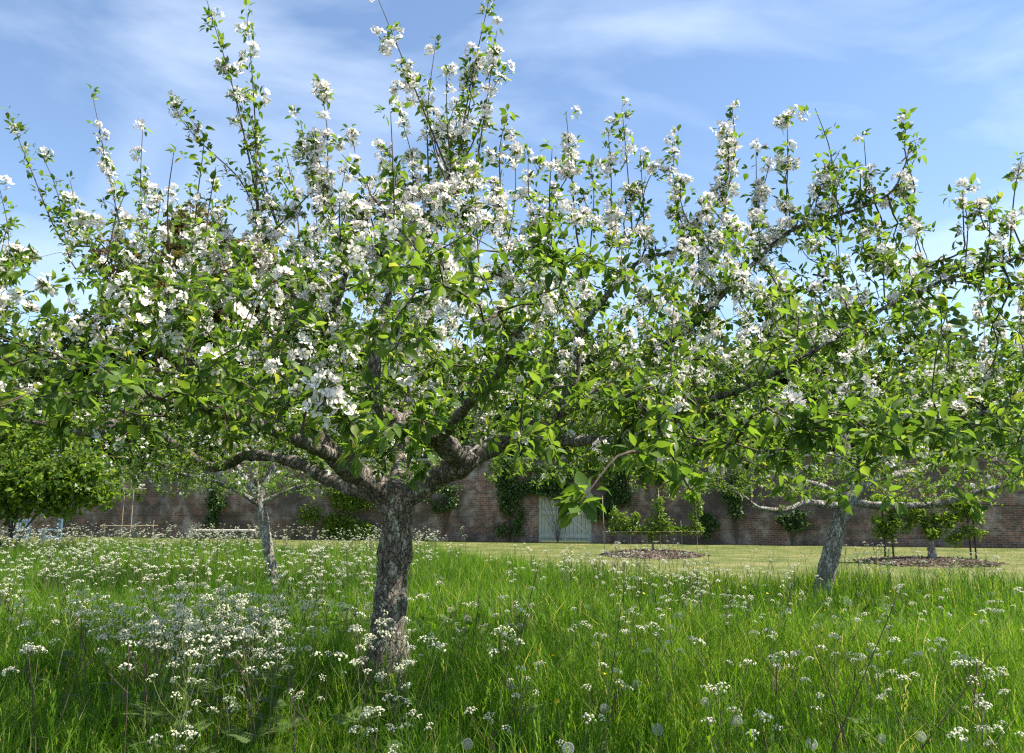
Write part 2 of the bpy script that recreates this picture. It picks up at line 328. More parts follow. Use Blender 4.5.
box_obj('lintel', (0, 0, GH-0.06), (2*GW-0.21, 0.125, 0.11), M_gate, gate)
b = MB(); b.box((0, 0, 0), (0.07, 0.03, 0.11)); link('latch', b.mesh('latch', M_iron, False), gate, (0.16, -0.052, 1.12))

# ------------------------------------------------------------------ leaf and flower templates
def leaf_template(wid=0.27, droop=0.16, fold=0.10):
    ys = [0.0, 0.12, 0.42, 0.74, 1.0]; ws = [0, 0.05, wid, wid*0.72, 0]
    V = [(0, 0, 0)]
    for y, w_ in zip(ys[1:4], ws[1:4]):
        z = -droop*y*y
        V += [(-w_, y, z+fold*w_/wid), (0, y, z), (w_, y, z+fold*w_/wid)]
    V.append((0, 1, -droop))
    F = [(0, 2, 1), (0, 3, 2)]
    for q in (0, 3):
        a = 1+q; F += [(a, a+1, a+4), (a, a+4, a+3), (a+1, a+2, a+5), (a+1, a+5, a+4)]
    F += [(7, 8, 10), (8, 9, 10)]
    return np.array(V, float), np.array(F)
LT = (np.array([(0, 0, 0), (-.24, .32, .06), (0, .34, -.02), (.24, .32, .06), (-.20, .68, .0), (0, .68, -.08), (.20, .68, .0), (0, 1, -.17)], float),
      np.array([(0, 2, 1), (0, 3, 2), (1, 2, 5), (1, 5, 4), (2, 3, 6), (2, 6, 5), (4, 5, 7), (5, 6, 7)]))
def bent(w1, w2, z1, z2, zt, fold, skew):
    return (np.array([(0, 0, 0), (-w1, .32, fold+z1), (0, .34, z1), (w1, .32, fold+z1), (-w2+skew, .68, fold*.6+z2), (skew, .68, z2), (w2+skew, .68, fold*.6+z2), (skew*2, 1, zt)], float), LT[1])
LT2 = bent(.20, .17, .05, .02, -.14, .11, .05); LT3 = bent(.27, .21, -.05, -.16, -.38, .05, -.06)
LT_CHEAP = (np.array([(0, 0, 0), (-0.27, 0.45, 0.04), (0, 0.5, -0.06), (0.27, 0.45, 0.04), (0, 1, -0.16)], float), np.array([(0, 2, 1), (0, 3, 2), (1, 2, 4), (2, 3, 4)]))
def rosette(n, spread=0.8, r=rng):
    d = r.normal(0, 1, (n, 3)); return nrm(d)
def flower_arrays(c, nor, size, r):
    """one five-petalled apple flower: returns V, F, t, matidx"""
    a = nrm(np.cross(nor, [0.3, 0.2, 0.9])); b_ = np.cross(nor, a); V = []; F = []; T = []; M = []
    ph = r.uniform(0, 6.28); cup = r.uniform(0.15, 0.75)
    for k in range(5):
        an = ph + k*1.2566 + r.uniform(-.12, .12); u = math.cos(an)*a + math.sin(an)*b_; v = np.cross(nor, u); n0 = len(V)
        for (l, w_, h) in ((0.12, 0.0, 0), (0.55, -0.30, .3), (0.55, 0.30, .3), (0.9, -0.27, .75), (0.9, 0.27, .75), (1.0, 0.0, .8), (0.55, 0, .2)):
            V.append(c + size*(u*l*(1-0.25*cup) + v*w_ + nor*h*cup*0.75)); T.append(0.45 + 0.5*r.random() if l < 0.95 else 0.75)
        for f in ((0, 6, 1), (0, 2, 6), (1, 6, 3), (6, 5, 3), (6, 4, 5), (6, 2, 4)): F.append([n0+q for q in f]); M.append(0)
    n0 = len(V); h = size*0.22
    pb = [k*7 for k in range(5)]
    V += [c + nor*h*1.3] + [c + size*0.2*(math.cos(q*1.57)*a + math.sin(q*1.57)*b_) + nor*h*0.5 for q in range(4)]; T += [0.8]*5
    for q in range(4): F.append([n0, n0+1+q, n0+1+(q+1) % 4]); M.append(1)
    for k in range(5): F.append([-1, pb[k], pb[(k+1) % 5]]); M.append(2)
    F.append([-1, n0+1, n0+3]); M.append(2)
    return V, F, T, M
def cluster_template(seed, n):
    r = np.random.default_rng(seed); V = [np.zeros(3)]; F = []; T = [0.5]; M = []
    for k in range(n):
        d = nrm(r.normal(0, 1, 3) + np.array([0, 0, 0.45])); off = len(V)
        v, f, t, m_ = flower_arrays(d*r.uniform(0.75, 1.05), nrm(d + 0.35*r.normal(0, 1, 3)), r.uniform(0.55, 0.72), r)
        V += [np.asarray(x) for x in v]; F += [[(q+off if q >= 0 else 0) for q in z] for z in f]; T += t; M += m_
    return np.array(V), np.array(F), np.array(T), np.array(M)
def cluster_cheap(seed, n):
    r = np.random.default_rng(seed); V = [np.zeros(3)]; F = []; T = [0.5]; M = []
    for k in range(n):
        d = nrm(r.normal(0, 1, 3) + np.array([0, 0, 0.45])); c = d*r.uniform(0.75, 1.05); nor = nrm(d + 0.35*r.normal(0, 1, 3)); a = nrm(np.cross(nor, [0.3, 0.2, 0.9])); b_ = np.cross(nor, a); sz = r.uniform(.58, .75); ph = r.uniform(0, 6.28); cup = r.uniform(.15, .7)
        for q in range(5):
            an = ph + q*1.2566; u = math.cos(an)*a + math.sin(an)*b_; v = np.cross(nor, u); b0 = len(V)
            V += [c + sz*u*.08, c + sz*(u*.62 + v*.36 + nor*.35*cup), c + sz*(u*.95 + nor*.75*cup), c + sz*(u*.62 - v*.36 + nor*.35*cup)]; T += [r.uniform(.45, 1)]*4; F += [(b0, b0+1, b0+2), (b0, b0+2, b0+3)]; M += [0, 0]
        b0 = len(V); V += [c + nor*sz*.25, c + a*sz*.16 + nor*sz*.1, c - a*sz*.1 + b_*sz*.15 + nor*sz*.1, c - a*sz*.1 - b_*sz*.15 + nor*sz*.1]; T += [.8]*4; F += [(b0, b0+1, b0+2), (b0, b0+2, b0+3), (0, b0+1, b0+3)]; M += [1, 1, 2]
    return np.array(V), np.array(F), np.array(T), np.array(M)
CLC = [cluster_cheap(60+i, n) for i, n in enumerate((6, 7, 8, 6, 9, 4))]
CL = [cluster_template(30+i, n) for i, n in enumerate((6, 7, 8, 6, 9, 4))]      # radius about 1.6 units

# ------------------------------------------------------------------ tree growing
def grow(seed_pts, seed_rad, A, step=0.12, infl=1.3, kill=0.2, iters=90, up=0.02, r=rng):
    """space colonisation from the hand-laid limbs towards the attractors A"""
    N = [np.asarray(seed_pts, float)]; par = [np.full(len(seed_pts), -1)]; tot = len(seed_pts)
    allp = N[0]; A = A.copy(); nd = np.full(len(A), 1e9); ni = np.zeros(len(A), int)
    new = allp; base = 0
    for it in range(iters):
        for c0 in range(0, len(new), 400):
            blk = new[c0:c0+400]; D = np.linalg.norm(A[:, None, :] - blk[None], axis=2); j = D.argmin(1); d = D[np.arange(len(A)), j]
            m = d < nd; nd[m] = d[m]; ni[m] = j[m] + base + c0
        keep = nd > kill; A, nd, ni = A[keep], nd[keep], ni[keep]
        if len(A) == 0: break
        act = nd < infl
        if not act.any(): break
        dirs = np.zeros((tot, 3)); np.add.at(dirs, ni[act], nrm(A[act]-allp[ni[act]]))
        ids = np.unique(ni[act]); dv = nrm(nrm(dirs[ids]) + np.array([0, 0, up]) + r.normal(0, 0.22, (len(ids), 3)))
        new = allp[ids] + dv*step; base = tot; par.append(ids); allp = np.concatenate([allp, new]); tot = len(allp)
    return allp, np.concatenate(par)
def radii(allp, par, ns_, seed_rad, tip=0.0022, ex=2.4):
    n = len(allp); acc = np.zeros(n); kids = [[] for _ in range(n)]
    for i in range(n-1, ns_-1, -1):
        acc[i] = acc[i] if acc[i] > 0 else tip**ex
        acc[par[i]] += acc[i]; kids[par[i]].append(i)
    rr = acc**(1/ex); rr[:ns_] = seed_rad
    for i in range(ns_, n): rr[i] = min(rr[i], rr[par[i]]*0.9)
    return rr, kids
def branch_tubes(allp, par, rr, kids, ns_, mb, sides=5, jit=0.012):
    paths = []; main = {}
    for i in range(len(allp)):
        if kids[i] and i >= ns_: main[i] = max(kids[i], key=lambda q: rr[q])
    for i in range(ns_, len(allp)):
        p = par[i]
        if p >= ns_ and main.get(p) == i: continue
        ch = [p, i]
        while ch[-1] in main: ch.append(main[ch[-1]])
        pts = allp[ch].copy(); pts[1:] += rng.normal(0, jit, (len(ch)-1, 3)); ra = rr[ch].copy(); ra[0] = min(ra[0], ra[1]*1.15)
        mb.tube(pts, ra, sides if ra[1] > 0.006 else 4); paths.append((pts, ra))
    return paths
def spurs(paths, spacing, rmax, r=rng):
    """points and tangents along the thin wood"""
    Pp = []; Tt = []
    for pts, ra in paths:
        seg = np.linalg.norm(np.diff(pts, axis=0), axis=1)
        for i, l in enumerate(seg):
            if ra[i+1] > rmax: continue
            k = r.poisson(l/spacing); t = nrm(pts[i+1]-pts[i])
            for q in range(k): f = r.random(); Pp.append(pts[i]*(1-f)+pts[i+1]*f); Tt.append(t)
        Pp.append(pts[-1]); Tt.append(nrm(pts[-1]-pts[-2]))
    return np.array(Pp), np.array(Tt)
def spur_leaves(sp, st, kmin, kmax, size, lift, r=rng, along=0.25):
    k = r.integers(kmin, kmax+1, len(sp)); idx = np.repeat(np.arange(len(sp)), k); n = len(idx)
    d = nrm(r.normal(0, 1, (n, 3)) + along*st[idx] + np.array([0, 0, lift])); pos = sp[idx] + d*r.uniform(0.006, 0.03, (n, 1))
    nh = nrm(np.array([0, 0, 1.0]) + r.normal(0, 0.45, (n, 3)))
    xa, ya, za = frames(d, nh); sc = size*r.uniform(0.55, 1.2, n)
    sc3 = np.stack([sc*r.uniform(0.85, 1.15, n), sc, sc*r.uniform(0.3, 1.9, n)], 1)
    return pos, xa, ya, za, sc3, idx
def rot_obj(o, pos, xa, ya, za, sc):
    from mathutils import Matrix
    m = Matrix(((xa[0]*sc[0], ya[0]*sc[1], za[0]*sc[2], pos[0]), (xa[1]*sc[0], ya[1]*sc[1], za[1]*sc[2], pos[1]), (xa[2]*sc[0], ya[2]*sc[1], za[2]*sc[2], pos[2]), (0, 0, 0, 1)))
    o.matrix_basis = m

def build_apple(name, base, label, limbs, attract, shoots, tips, opt, bark, twig):
    """limbs: dict name -> list of (point, radius); the first is the trunk"""
    root = empty(name, tuple(base), label, 'tree', opt.get('group')); B = np.asarray(base, float)
    sp_pts = []; sp_rad = []; lpaths = []; first = True
    for nm, pts, rad in limbs:
        pp, rv = smooth_path(pts, rad, 0.05 if opt['hero'] else 0.10)
        if not first: pp[1:] += np.cumsum(rng.normal(0, 0.004, (len(pp)-1, 3)), 0)*np.linspace(0, 1, len(pp)-1)[:, None]
        kn = 1 + 0.10*np.sin(np.arange(len(pp))*0.9 + len(pp)) * (0.6 if first else 1) + rng.normal(0, 0.035, len(pp))
        mb = MB(); mb.tube(pp - B, rv*kn, (22 if first else 12) if opt['hero'] else 9, rough=0.085 if first else 0.10)
        link('trunk' if first else 'limb', mb.mesh('limb', bark), root)
        if not first: lpaths.append((pp, rv)); sp_pts.append(pp[::2]); sp_rad.append(rv[::2])
        first = False
    sp_pts = np.concatenate(sp_pts); sp_rad = np.concatenate(sp_rad); ns_ = len(sp_pts)
    allp, par = grow(sp_pts, sp_rad, attract, opt['step'], opt['infl'], opt['kill'])
    rr, kids = radii(allp, par, ns_, sp_rad)
    mb = MB(); paths = branch_tubes(allp - B, par, rr, kids, ns_, mb)
    tree_nodes = allp
    # upright young shoots and hand-set twigs
    spaths = []
    for (a, b_) in shoots:
        j = np.linalg.norm(tree_nodes - a, axis=1).argmin(); s0 = tree_nodes[j]
        k1 = a*0.5 + s0*0.5 + rng.normal(0, 0.03, 3)
        pts, _ = smooth_path([s0, k1, a, a*0.45+b_*0.55 + rng.normal(0, 0.025, 3), b_], [0]*5, 0.06)
        ln = np.linalg.norm(b_-a); ra = np.linspace(0.0055+0.0022*ln, 0.002, len(pts))
        mb.tube(pts - B, ra, 5); spaths.append((pts - B, ra))
    tpaths = []
    for q in tips:
        j = np.linalg.norm(tree_nodes - q, axis=1).argmin(); s0 = tree_nodes[j]; mid = (s0+q)/2 + np.array([0, 0, 0.08]) + rng.normal(0, 0.02, 3)
        pts, _ = smooth_path([s0, mid, q], [0]*3, 0.05); ra = np.linspace(0.0055, 0.0022, len(pts)); mb.tube(pts - B, ra, 5); tpaths.append((pts - B, ra))
    link('twigs', mb.mesh('twigs', twig), root, kind='stuff')
    # leaves
    P1, T1 = spurs(paths, opt['spur'], 0.013)
    lp = [(pp_ - B, rv_) for pp_, rv_ in lpaths]; P0, T0_ = spurs(lp, opt['spur']*.55, 0.027)
    P0 = P0 + nrm(rng.normal(0, 1, P0.shape) + np.array([0, 0, .3]))*rng.uniform(.02, .09, (len(P0), 1)); P1 = np.concatenate([P1, P0]); T1 = np.concatenate([T1, T0_])
    packs = [spur_leaves(P1, T1, opt['k0'], opt['k1'], opt['leaf'], 0.12)]
    if spaths:
        P2, T2 = spurs(spaths, 0.060, 0.012); kk = vnoise(P2[:, 0]*3+P2[:, 1]*2, P2[:, 2]*9, 1.4, 17) > -.62; kk[np.isin(np.round(P2.sum(1), 5), np.round([q[0][-1].sum() for q in spaths], 5))] = True; P2, T2 = P2[kk], T2[kk]; P2 = P2 + nrm(rng.normal(0, 1, P2.shape))*rng.uniform(0, .07, (len(P2), 1))**1.0; packs.append(spur_leaves(P2, T2, 4, 7, opt['leaf']*0.95, 0.30, along=0.35))
    else: P2 = np.zeros((0, 3)); T2 = P2
    if tpaths:
        P3, T3 = spurs(tpaths, 0.045, 0.0056); packs.append(spur_leaves(P3, T3, 5, 7, opt['leaf']*1.12, 0.0, along=0.4))
    zz = np.concatenate([P1, P2])[:, 2] + B[2]; SP = np.concatenate([P1, P2]); ST = np.concatenate([T1, T2])
    pr = np.clip((zz-opt['bz0'])/opt['bz1'], 0, 1)*opt['bloom'] + opt['bmin']; pr[len(P1):] = opt['bshoot']*np.clip(1.15-(zz[len(P1):]-opt['bz0']-1.6)/2.4, 0.3, 1)
    # blossom comes in drifts along some branches
    pr = pr*np.clip(1.0 + 1.1*vnoise(SP[:, 0]*1.0, SP[:, 1]+SP[:, 2]*0.8, 2.6, 5), 0.15, 2.2)
    if opt['hero']: pr = pr*np.where(SP[:, 0]+B[0] < .5, 1.1, .88)
    sel = rng.random(len(SP)) < pr
    km = ~(sel[packs[0][5]] & (rng.random(len(packs[0][5])) < .55)); packs[0] = [q[km] for q in packs[0]]
    pos, xa, ya, za, sc = [np.concatenate([p[i] for p in packs]) for i in range(5)]
    if opt.get('cut') is not None:
        k = opt['cut'](pos + B); pos, xa, ya, za, sc = pos[k], xa[k], ya[k], za[k], sc[k]
    t = np.clip(rng.normal(0.45, 0.27, len(pos)), 0, 1)
    solo = np.zeros(len(pos), bool)
    px, py, z = proj(pos + B)
    if opt['hero']:
        ok = (px > 8) & (px < 1016) & (py > 8) & (py < 740) & (z > 0.8)
        sz = np.where(ok, sc[:, 1]/np.maximum(z, 0.1), 0); pick = np.argsort(-sz)[:300]; solo[pick] = True
        var = []
        for q in range(8):
            v, f = leaf_template(0.25+0.012*(q % 4), 0.10+0.04*(q % 3), 0.07+0.03*(q % 2))
            # finer edge wave so that near leaves do not read as kites
            v = v + np.random.default_rng(q).normal(0, 0.012, v.shape)*np.array([1, 0, 1])
            var.append(make_mesh('leaf', v, f, M_leaf, np.full(len(v), 0.12+0.1*q), None, True))
        for i in pick:
            rot_obj(link('leaf', var[int(t[i]*7.99)], root), pos[i], xa[i], ya[i], za[i], sc[i])
    k = ~solo; tmpl = LT if opt['hero'] else LT_CHEAP
    tl = [LT, LT2, LT3, LT_CHEAP] if opt['hero'] else [LT_CHEAP]; pick_t = rng.integers(0, 3, len(pos)) if opt['hero'] else np.zeros(len(pos), int)
    if opt['hero']: pick_t[z > 7.2] = 3
    AV = []; AF = []; AT = []; off = 0
    for q, tm in enumerate(tl):
        m_ = k & (pick_t == q); V, F = scatter(*tm, pos[m_], xa[m_], ya[m_], za[m_], sc[m_]); AV.append(V); AF.append(F+off); off += len(V); AT.append(np.repeat(t[m_], len(tm[0])))
    link('foliage', make_mesh('foliage', np.concatenate(AV), np.concatenate(AF), M_leaf, np.concatenate(AT), None, opt['hero']), root, kind='stuff')
    # blossom
    if opt['bloom'] > 0:
        bp_ = SP[sel]; bt = ST[sel]
        bsz = opt['bsize']*rng.uniform(0.7, 1.2, len(bp_))
        if len(opt.get('hand_bloom', [])):
            h = np.array(opt['hand_bloom']) - B; bp_ = np.concatenate([bp_, h]); bt = np.concatenate([bt, np.tile([0, 0, 1.], (len(h), 1))]); bsz = np.concatenate([bsz, opt['bsize']*rng.uniform(1.0, 1.25, len(h))])
        n = len(bp_); d = nrm(rng.normal(0, 0.7, (n, 3)) + np.array([0, -0.2, 0.7])); bp_ = bp_ + d*0.02
        xa, za_, ya = None, d, None
        xa, za2, ya = frames(d, rng.normal(0, 1, (n, 3)))   # za2 is along d
        cz = za2; cx_ = xa; cy_ = ya
        px, py, z = proj(bp_ + B); solo = np.zeros(n, bool)
        vi = rng.integers(0, len(CL), n)
        if opt['hero']:
            ok = (px > 6) & (px < 1018) & (py > 6) & (py < 740) & (z > 0.8); sz = np.where(ok, bsz/np.maximum(z, .1), 0)
            pick = np.argsort(-sz)[:300]; solo[pick] = True
            cm = [make_mesh('blossom_cluster', v, f, [M_petal, M_stamen, M_stem], t_, m_, True) for v, f, t_, m_ in CL]
            for i in pick: rot_obj(link('blossom_cluster', cm[vi[i]], root), bp_[i], cx_[i], cy_[i], cz[i], (bsz[i],)*3)
        AV = []; AF = []; AT = []; AM = []; off = 0
        for q in range(len(CL)):
            s_ = (~solo) & (vi == q)
            if not s_.any(): continue
            v, f, t_, m_ = CLC[q]; V, F = scatter(v, f, bp_[s_], cx_[s_], cy_[s_], cz[s_], bsz[s_]); AV.append(V); AF.append(F+off); off += len(V)
            AT.append(np.tile(t_, s_.sum())); AM.append(np.tile(m_, s_.sum()))
        if AV: link('blossom', make_mesh('blossom', np.concatenate(AV), np.concatenate(AF), [M_petal, M_stamen, M_stem], np.concatenate(AT), np.concatenate(AM), True), root, kind='stuff')
        print(name, 'leaves', len(pos), 'clusters', n, 'nodes', len(allp))
    return root

# ------------------------------------------------------------------ the main apple tree
def PL(lst): return [P(*q) for q in lst]
T0 = np.array([-0.985, 6.4, 0.0])
fork = P(399, 493, 6.4)
trunk = [T0 + np.array([0, 0, -0.1]), T0 + np.array([0, 0, 0.12]), P(388, 640, 6.4), P(391, 590, 6.4), P(396, 540, 6.4), fork, fork + np.array([0.01, 0, 0.06])]
limbs = [('trunk', trunk, [0.25, 0.185, 0.140, 0.128, 0.124, 0.138, 0.10]),
 ('a1', PL([(394, 500, 6.4), (366, 479, 6.25), (335, 457, 6.0), (306, 427, 5.7), (288, 398, 5.45), (300, 360, 5.3), (300, 315, 5.2), (275, 270, 5.2), (262, 232, 5.2)]), [.10, .095, .085, .068, .055, .046, .036, .026, .013]),
 ('a2', PL([(392, 500, 6.45), (340, 484, 6.8), (295, 463, 7.1), (250, 456, 7.3), (213, 468, 7.6), (168, 438, 7.9), (120, 418, 8.1), (60, 398, 8.3), (0, 380, 8.3)]), [.07, .062, .055, .048, .043, .035, .028, .02, .01]),
 ('a3', PL([(318, 440, 5.85), (280, 420, 5.9), (235, 392, 5.9), (186, 378, 5.9), (184, 345, 5.9), (150, 300, 5.9), (112, 255, 5.9)]), [.05, .047, .046, .050, .042, .026, .012]),
 ('a3b', PL([(186, 379, 5.9), (140, 400, 5.7), (93, 431, 5.5), (40, 420, 5.3), (-30, 405, 5.2)]), [.04, .036, .03, .02, .01]),
 ('b', PL([(402, 500, 6.4), (432, 481, 6.3), (465, 461, 6.1), (482, 454, 6.1)]), [.105, .092, .086, .07]),
 ('b1', PL([(463, 462, 6.1), (440, 441, 5.8), (415, 428, 5.55), (391, 418, 5.3), (372, 392, 5.2), (376, 345, 5.1), (388, 300, 5.1), (400, 245, 5.1)]), [.08, .076, .074, .062, .045, .035, .025, .012]),
 ('b2', PL([(472, 459, 6.1), (500, 443, 6.1), (525, 433, 6.0), (555, 414, 5.9), (575, 378, 5.8), (581, 335, 5.7), (607, 296, 5.6), (642, 258, 5.5), (680, 246, 5.4), (715, 205, 5.4), (730, 176, 5.4), (731, 125, 5.4)]), [.075, .068, .06, .05, .036, .027, .020, .015, .011, .008, .006, .0035]),
 ('b3', PL([(552, 417, 5.9), (600, 392, 5.6), (652, 354, 5.3), (699, 321, 5.1), (755, 265, 5.0), (800, 228, 4.9), (860, 210, 4.8), (905, 190, 4.8), (925, 150, 4.8)]), [.042, .033, .024, .019, .015, .0125, .0095, .007, .0035]),
 ('b4', PL([(598, 394, 5.6), (660, 402, 5.0), (726, 395, 4.6), (800, 360, 4.3), (870, 315, 4.2), (935, 285, 4.2), (1010, 262, 4.2), (1070, 235, 4.2)]), [.030, .024, .018, .014, .011, .009, .007, .004]),
 ('b5', PL([(522, 435, 6.0), (560, 441, 5.2), (605, 440, 4.4), (655, 445, 3.7), (720, 440, 3.2)]), [.038, .034, .028, .02, .009]),
 ('b6', PL([(465, 461, 6.1), (480, 430, 6.8), (500, 380, 7.5), (540, 320, 8.2), (580, 270, 8.8)]), [.06, .055, .042, .026, .012]),
 ('c1', PL([(399, 495, 6.4), (402, 450, 6.9), (412, 390, 7.4), (430, 320, 7.8), (442, 255, 8.0)]), [.08, .06, .045, .03, .012]),
 ('a4', PL([(333, 456, 6.0), (300, 440, 5.1), (265, 425, 4.3), (215, 412, 3.7), (160, 400, 3.3)]), [.05, .04, .032, .022, .009]),
 ('a5', PL([(252, 457, 7.3), (210, 400, 8.2), (172, 340, 8.8), (150, 290, 9.0)]), [.042, .035, .025, .011]),
 ('b7', PL([(500, 443, 6.1), (560, 430, 7.0), (640, 418, 7.9), (720, 390, 8.6), (780, 330, 9.0)]), [.045, .04, .033, .024, .010]),
 ('b8', PL([(440, 442, 5.8), (450, 425, 5.0), (470, 400, 4.2), (500, 370, 3.6), (520, 330, 3.4)]), [.04, .034, .028, .02, .009]),
 ('a6', PL([(300, 360, 5.3), (330, 320, 4.8), (350, 270, 4.6), (360, 210, 4.6)]), [.03, .024, .017, .008]),
 ('b9', PL([(660, 402, 5.0), (740, 420, 4.3), (830, 425, 3.8), (930, 420, 3.5), (1020, 400, 3.4)]), [.020, .016, .012, .009, .005])]
n = 6600
u = rng.uniform(-1, 1, (n*2, 2)); u = u[(u**2).sum(1) < 1][:n]; rr_ = np.sqrt((u**2).sum(1))
ax = -0.25 + 5.0*u[:, 0]; ay = 6.0 + 3.6*u[:, 1]
lo = 1.80 + 0.25*np.clip(1-np.hypot(ax-T0[0], ay-6.4)/1.8, 0, 1) + 0.25*np.clip((-ax-1.5)/2, 0, 1)*(ay < 6.2) - 0.12*np.clip((5-ay)/2, 0, 1) + 0.12*vnoise(ax, ay, 1.2, 1)
hi = 3.75 - 1.05*rr_**2.0 + 0.35*vnoise(ax, ay, 1.1, 2) - 0.22*np.clip(-ax-1, 0, 3)*0.5
hi = np.minimum(hi, 1.6 + (0.345 + 0.035*vnoise(ax, ay, 1.4, 6) + 0.055*np.exp(-((ax/np.maximum(ay, 1)+.12)/.16)**2) + 0.03*np.clip(ax, 0, 2))*ay)
sl = ax/ay; lo = lo + .30*np.clip(1-np.abs((sl+.22)/.2)**4, 0, 1)*(ay > 3.2)
fz = rng.random(len(ax))**1.1
az = lo + (hi-lo)*fz; ATT = np.stack([ax, ay, az], 1)[hi > lo]
# thin the volume straight in front of the lens axis, and keep open drifts
gap = vnoise(ATT[:, 0]*1.0 + ATT[:, 2]*0.7, ATT[:, 1]*1.0 - ATT[:, 2]*0.5, 1.5, 3)
ATT = ATT[gap > -0.8]
keepn = (ATT[:, 0] > 0.4) & (ATT[:, 1] < 4.4) & (rng.random(len(ATT)) < .40); ATT = ATT[~keepn]
SH = [((262, 225, 5.3), (205, -6, 5.3)), ((258, 240, 5.2), (247, 14, 5.2)), ((322, 220, 4.9), (321, 86, 4.9)), ((335, 250, 4.8), (300, 120, 4.9)),
 ((455, 190, 4.9), (377, -4, 4.7)), ((450, 200, 4.9), (490, -4, 4.8)), ((468, 220, 5.0), (497, 30, 5.0)), ((430, 210, 5.1), (436, 40, 5.1)), ((380, 250, 5.0), (352, 135, 5.0)), ((410, 240, 5.1), (402, 120, 5.1)), ((440, 200, 5.6), (470, 60, 5.6)),
 ((120, 230, 6.3), (92, 92, 6.3)), ((146, 275, 6.2), (143, 122, 6.2)), ((62, 240, 5.8), (8, 112, 5.8)), ((240, 180, 5.3), (170, 106, 5.3)), ((10, 280, 5.5), (0, 190, 5.5)), ((70, 260, 6), (40, 150, 6)), ((200, 260, 6), (190, 185, 6)),
 ((575, 215, 5.6), (566, 112, 5.6)), ((632, 230, 5.6), (622, 108, 5.6)), ((612, 235, 5.7), (608, 128, 5.7)), ((681, 240, 5.4), (675, 135, 5.4)), ((645, 250, 5.5), (640, 150, 5.5)), ((728, 190, 5.4), (732, 106, 5.4)), ((540, 260, 5.8), (528, 150, 5.8)), ((590, 260, 5.3), (590, 160, 5.3)),
 ((786, 225, 5.0), (787, 116, 5.0)), ((832, 215, 4.9), (815, 108, 4.9)), ((865, 205, 4.8), (864, 140, 4.8)), ((915, 190, 4.8), (906, 122, 4.8)), ((760, 250, 5.0), (756, 150, 5.0)), ((800, 228, 4.9), (840, 150, 4.9)),
 ((1010, 262, 4.2), (1022, 156, 4.2)), ((965, 270, 4.2), (962, 190, 4.2)), ((930, 275, 4.3), (905, 205, 4.4)), ((850, 320, 4.4), (838, 235, 4.4)), ((885, 300, 4.3), (876, 225, 4.3)), ((985, 268, 4.1), (990, 205, 4.1)), ((700, 290, 5.0), (705, 200, 5.0)),
 ((505, 260, 5.4), (515, 150, 5.4)), ((480, 280, 4.6), (470, 170, 4.7)), ((540, 300, 4.8), (555, 190, 4.9)), ((350, 230, 4.6), (385, 150, 4.7)), ((300, 260, 5.2), (285, 150, 5.3)), ((100, 270, 5.6), (70, 180, 5.6)), ((225, 270, 5.0), (215, 195, 5.0))]
SHOOTS = [(P(*a), P(*b_)) for a, b_ in SH]
cand = ATT[(ATT[:, 2] > 2.75) & (ATT[:, 1] > 3.6) & (ATT[:, 1] < 8.5)]
for q in cand[rng.choice(len(cand), 70, replace=False)]:       # more young upright wood all over the top of the crown
    l_ = rng.uniform(.25, .75); SHOOTS.append((q, q + np.array([rng.normal(0, .16)*l_, rng.normal(0, .16)*l_, l_])))
for a, b_ in list(SHOOTS[:46]):                                # side twigs on the long shoots
    for f in rng.uniform(.1, .6, 1):
        p0 = a + (b_-a)*f; l_ = rng.uniform(.12, .32); dv = nrm(np.array([rng.normal(0, .55), rng.normal(0, .55), 1.0])); SHOOTS.append((p0 + dv*.03, p0 + dv*l_))
TIPS = PL([(578, 506, 2.35), (655, 470, 2.9), (690, 490, 2.7), (610, 455, 2.9), (720, 460, 3.0), (320, 395, 2.75), (345, 418, 2.7), (300, 375, 2.9), (645, 432, 2.9), (800, 415, 3.1), (405, 480, 4.6), (420, 470, 4.9), (380, 470, 4.9),
 (860, 470, 3.2), (960, 450, 3.1), (780, 470, 3.2), (900, 440, 3.3), (560, 470, 3.4), (520, 460, 3.6), (230, 440, 3.6), (60, 440, 4.2), (150, 430, 3.8), (495, 330, 3.4), (540, 380, 3.2), (700, 410, 3.0), (1000, 430, 3.3)])
HB = PL([(306, 380, 2.72), (322, 392, 2.7), (300, 398, 2.75), (316, 405, 2.66), (338, 418, 2.68), (330, 404, 2.72), (345, 425, 2.7), (296, 350, 3.2), (636, 432, 2.9), (655, 435, 2.9), (788, 408, 3.1), (802, 410, 3.1), (800, 425, 3.1), (407, 382, 3.4),
 (375, 35, 4.72), (388, 52, 4.73), (400, 92, 4.76), (408, 128, 4.8), (490, 90, 4.85), (478, 125, 4.85), (468, 130, 4.9), (485, 115, 4.9), (492, 330, 3.9), (520, 245, 4.6), (512, 250, 4.6), (440, 235, 4.9), (350, 205, 4.7), (345, 212, 4.7), (448, 315, 3.9), (860, 290, 4.3), (750, 340, 3.6)])
OPT = dict(hero=True, step=0.11, infl=1.4, kill=0.165, spur=0.054, k0=3, k1=6, leaf=0.058, bloom=0.40, bz0=2.15, bz1=1.1, bmin=0.02, bshoot=0.46, bsize=0.041, hand_bloom=HB,
           cut=lambda p: (np.linalg.norm(p-np.array([0, 0, EYE]), axis=1) > 1.9) & (p[:, 2] > 1.35))
build_apple('apple_tree', T0, 'large spreading apple tree in full white blossom with a thick leaning trunk', limbs, ATT, SHOOTS, TIPS, OPT, M_bark, M_twig)

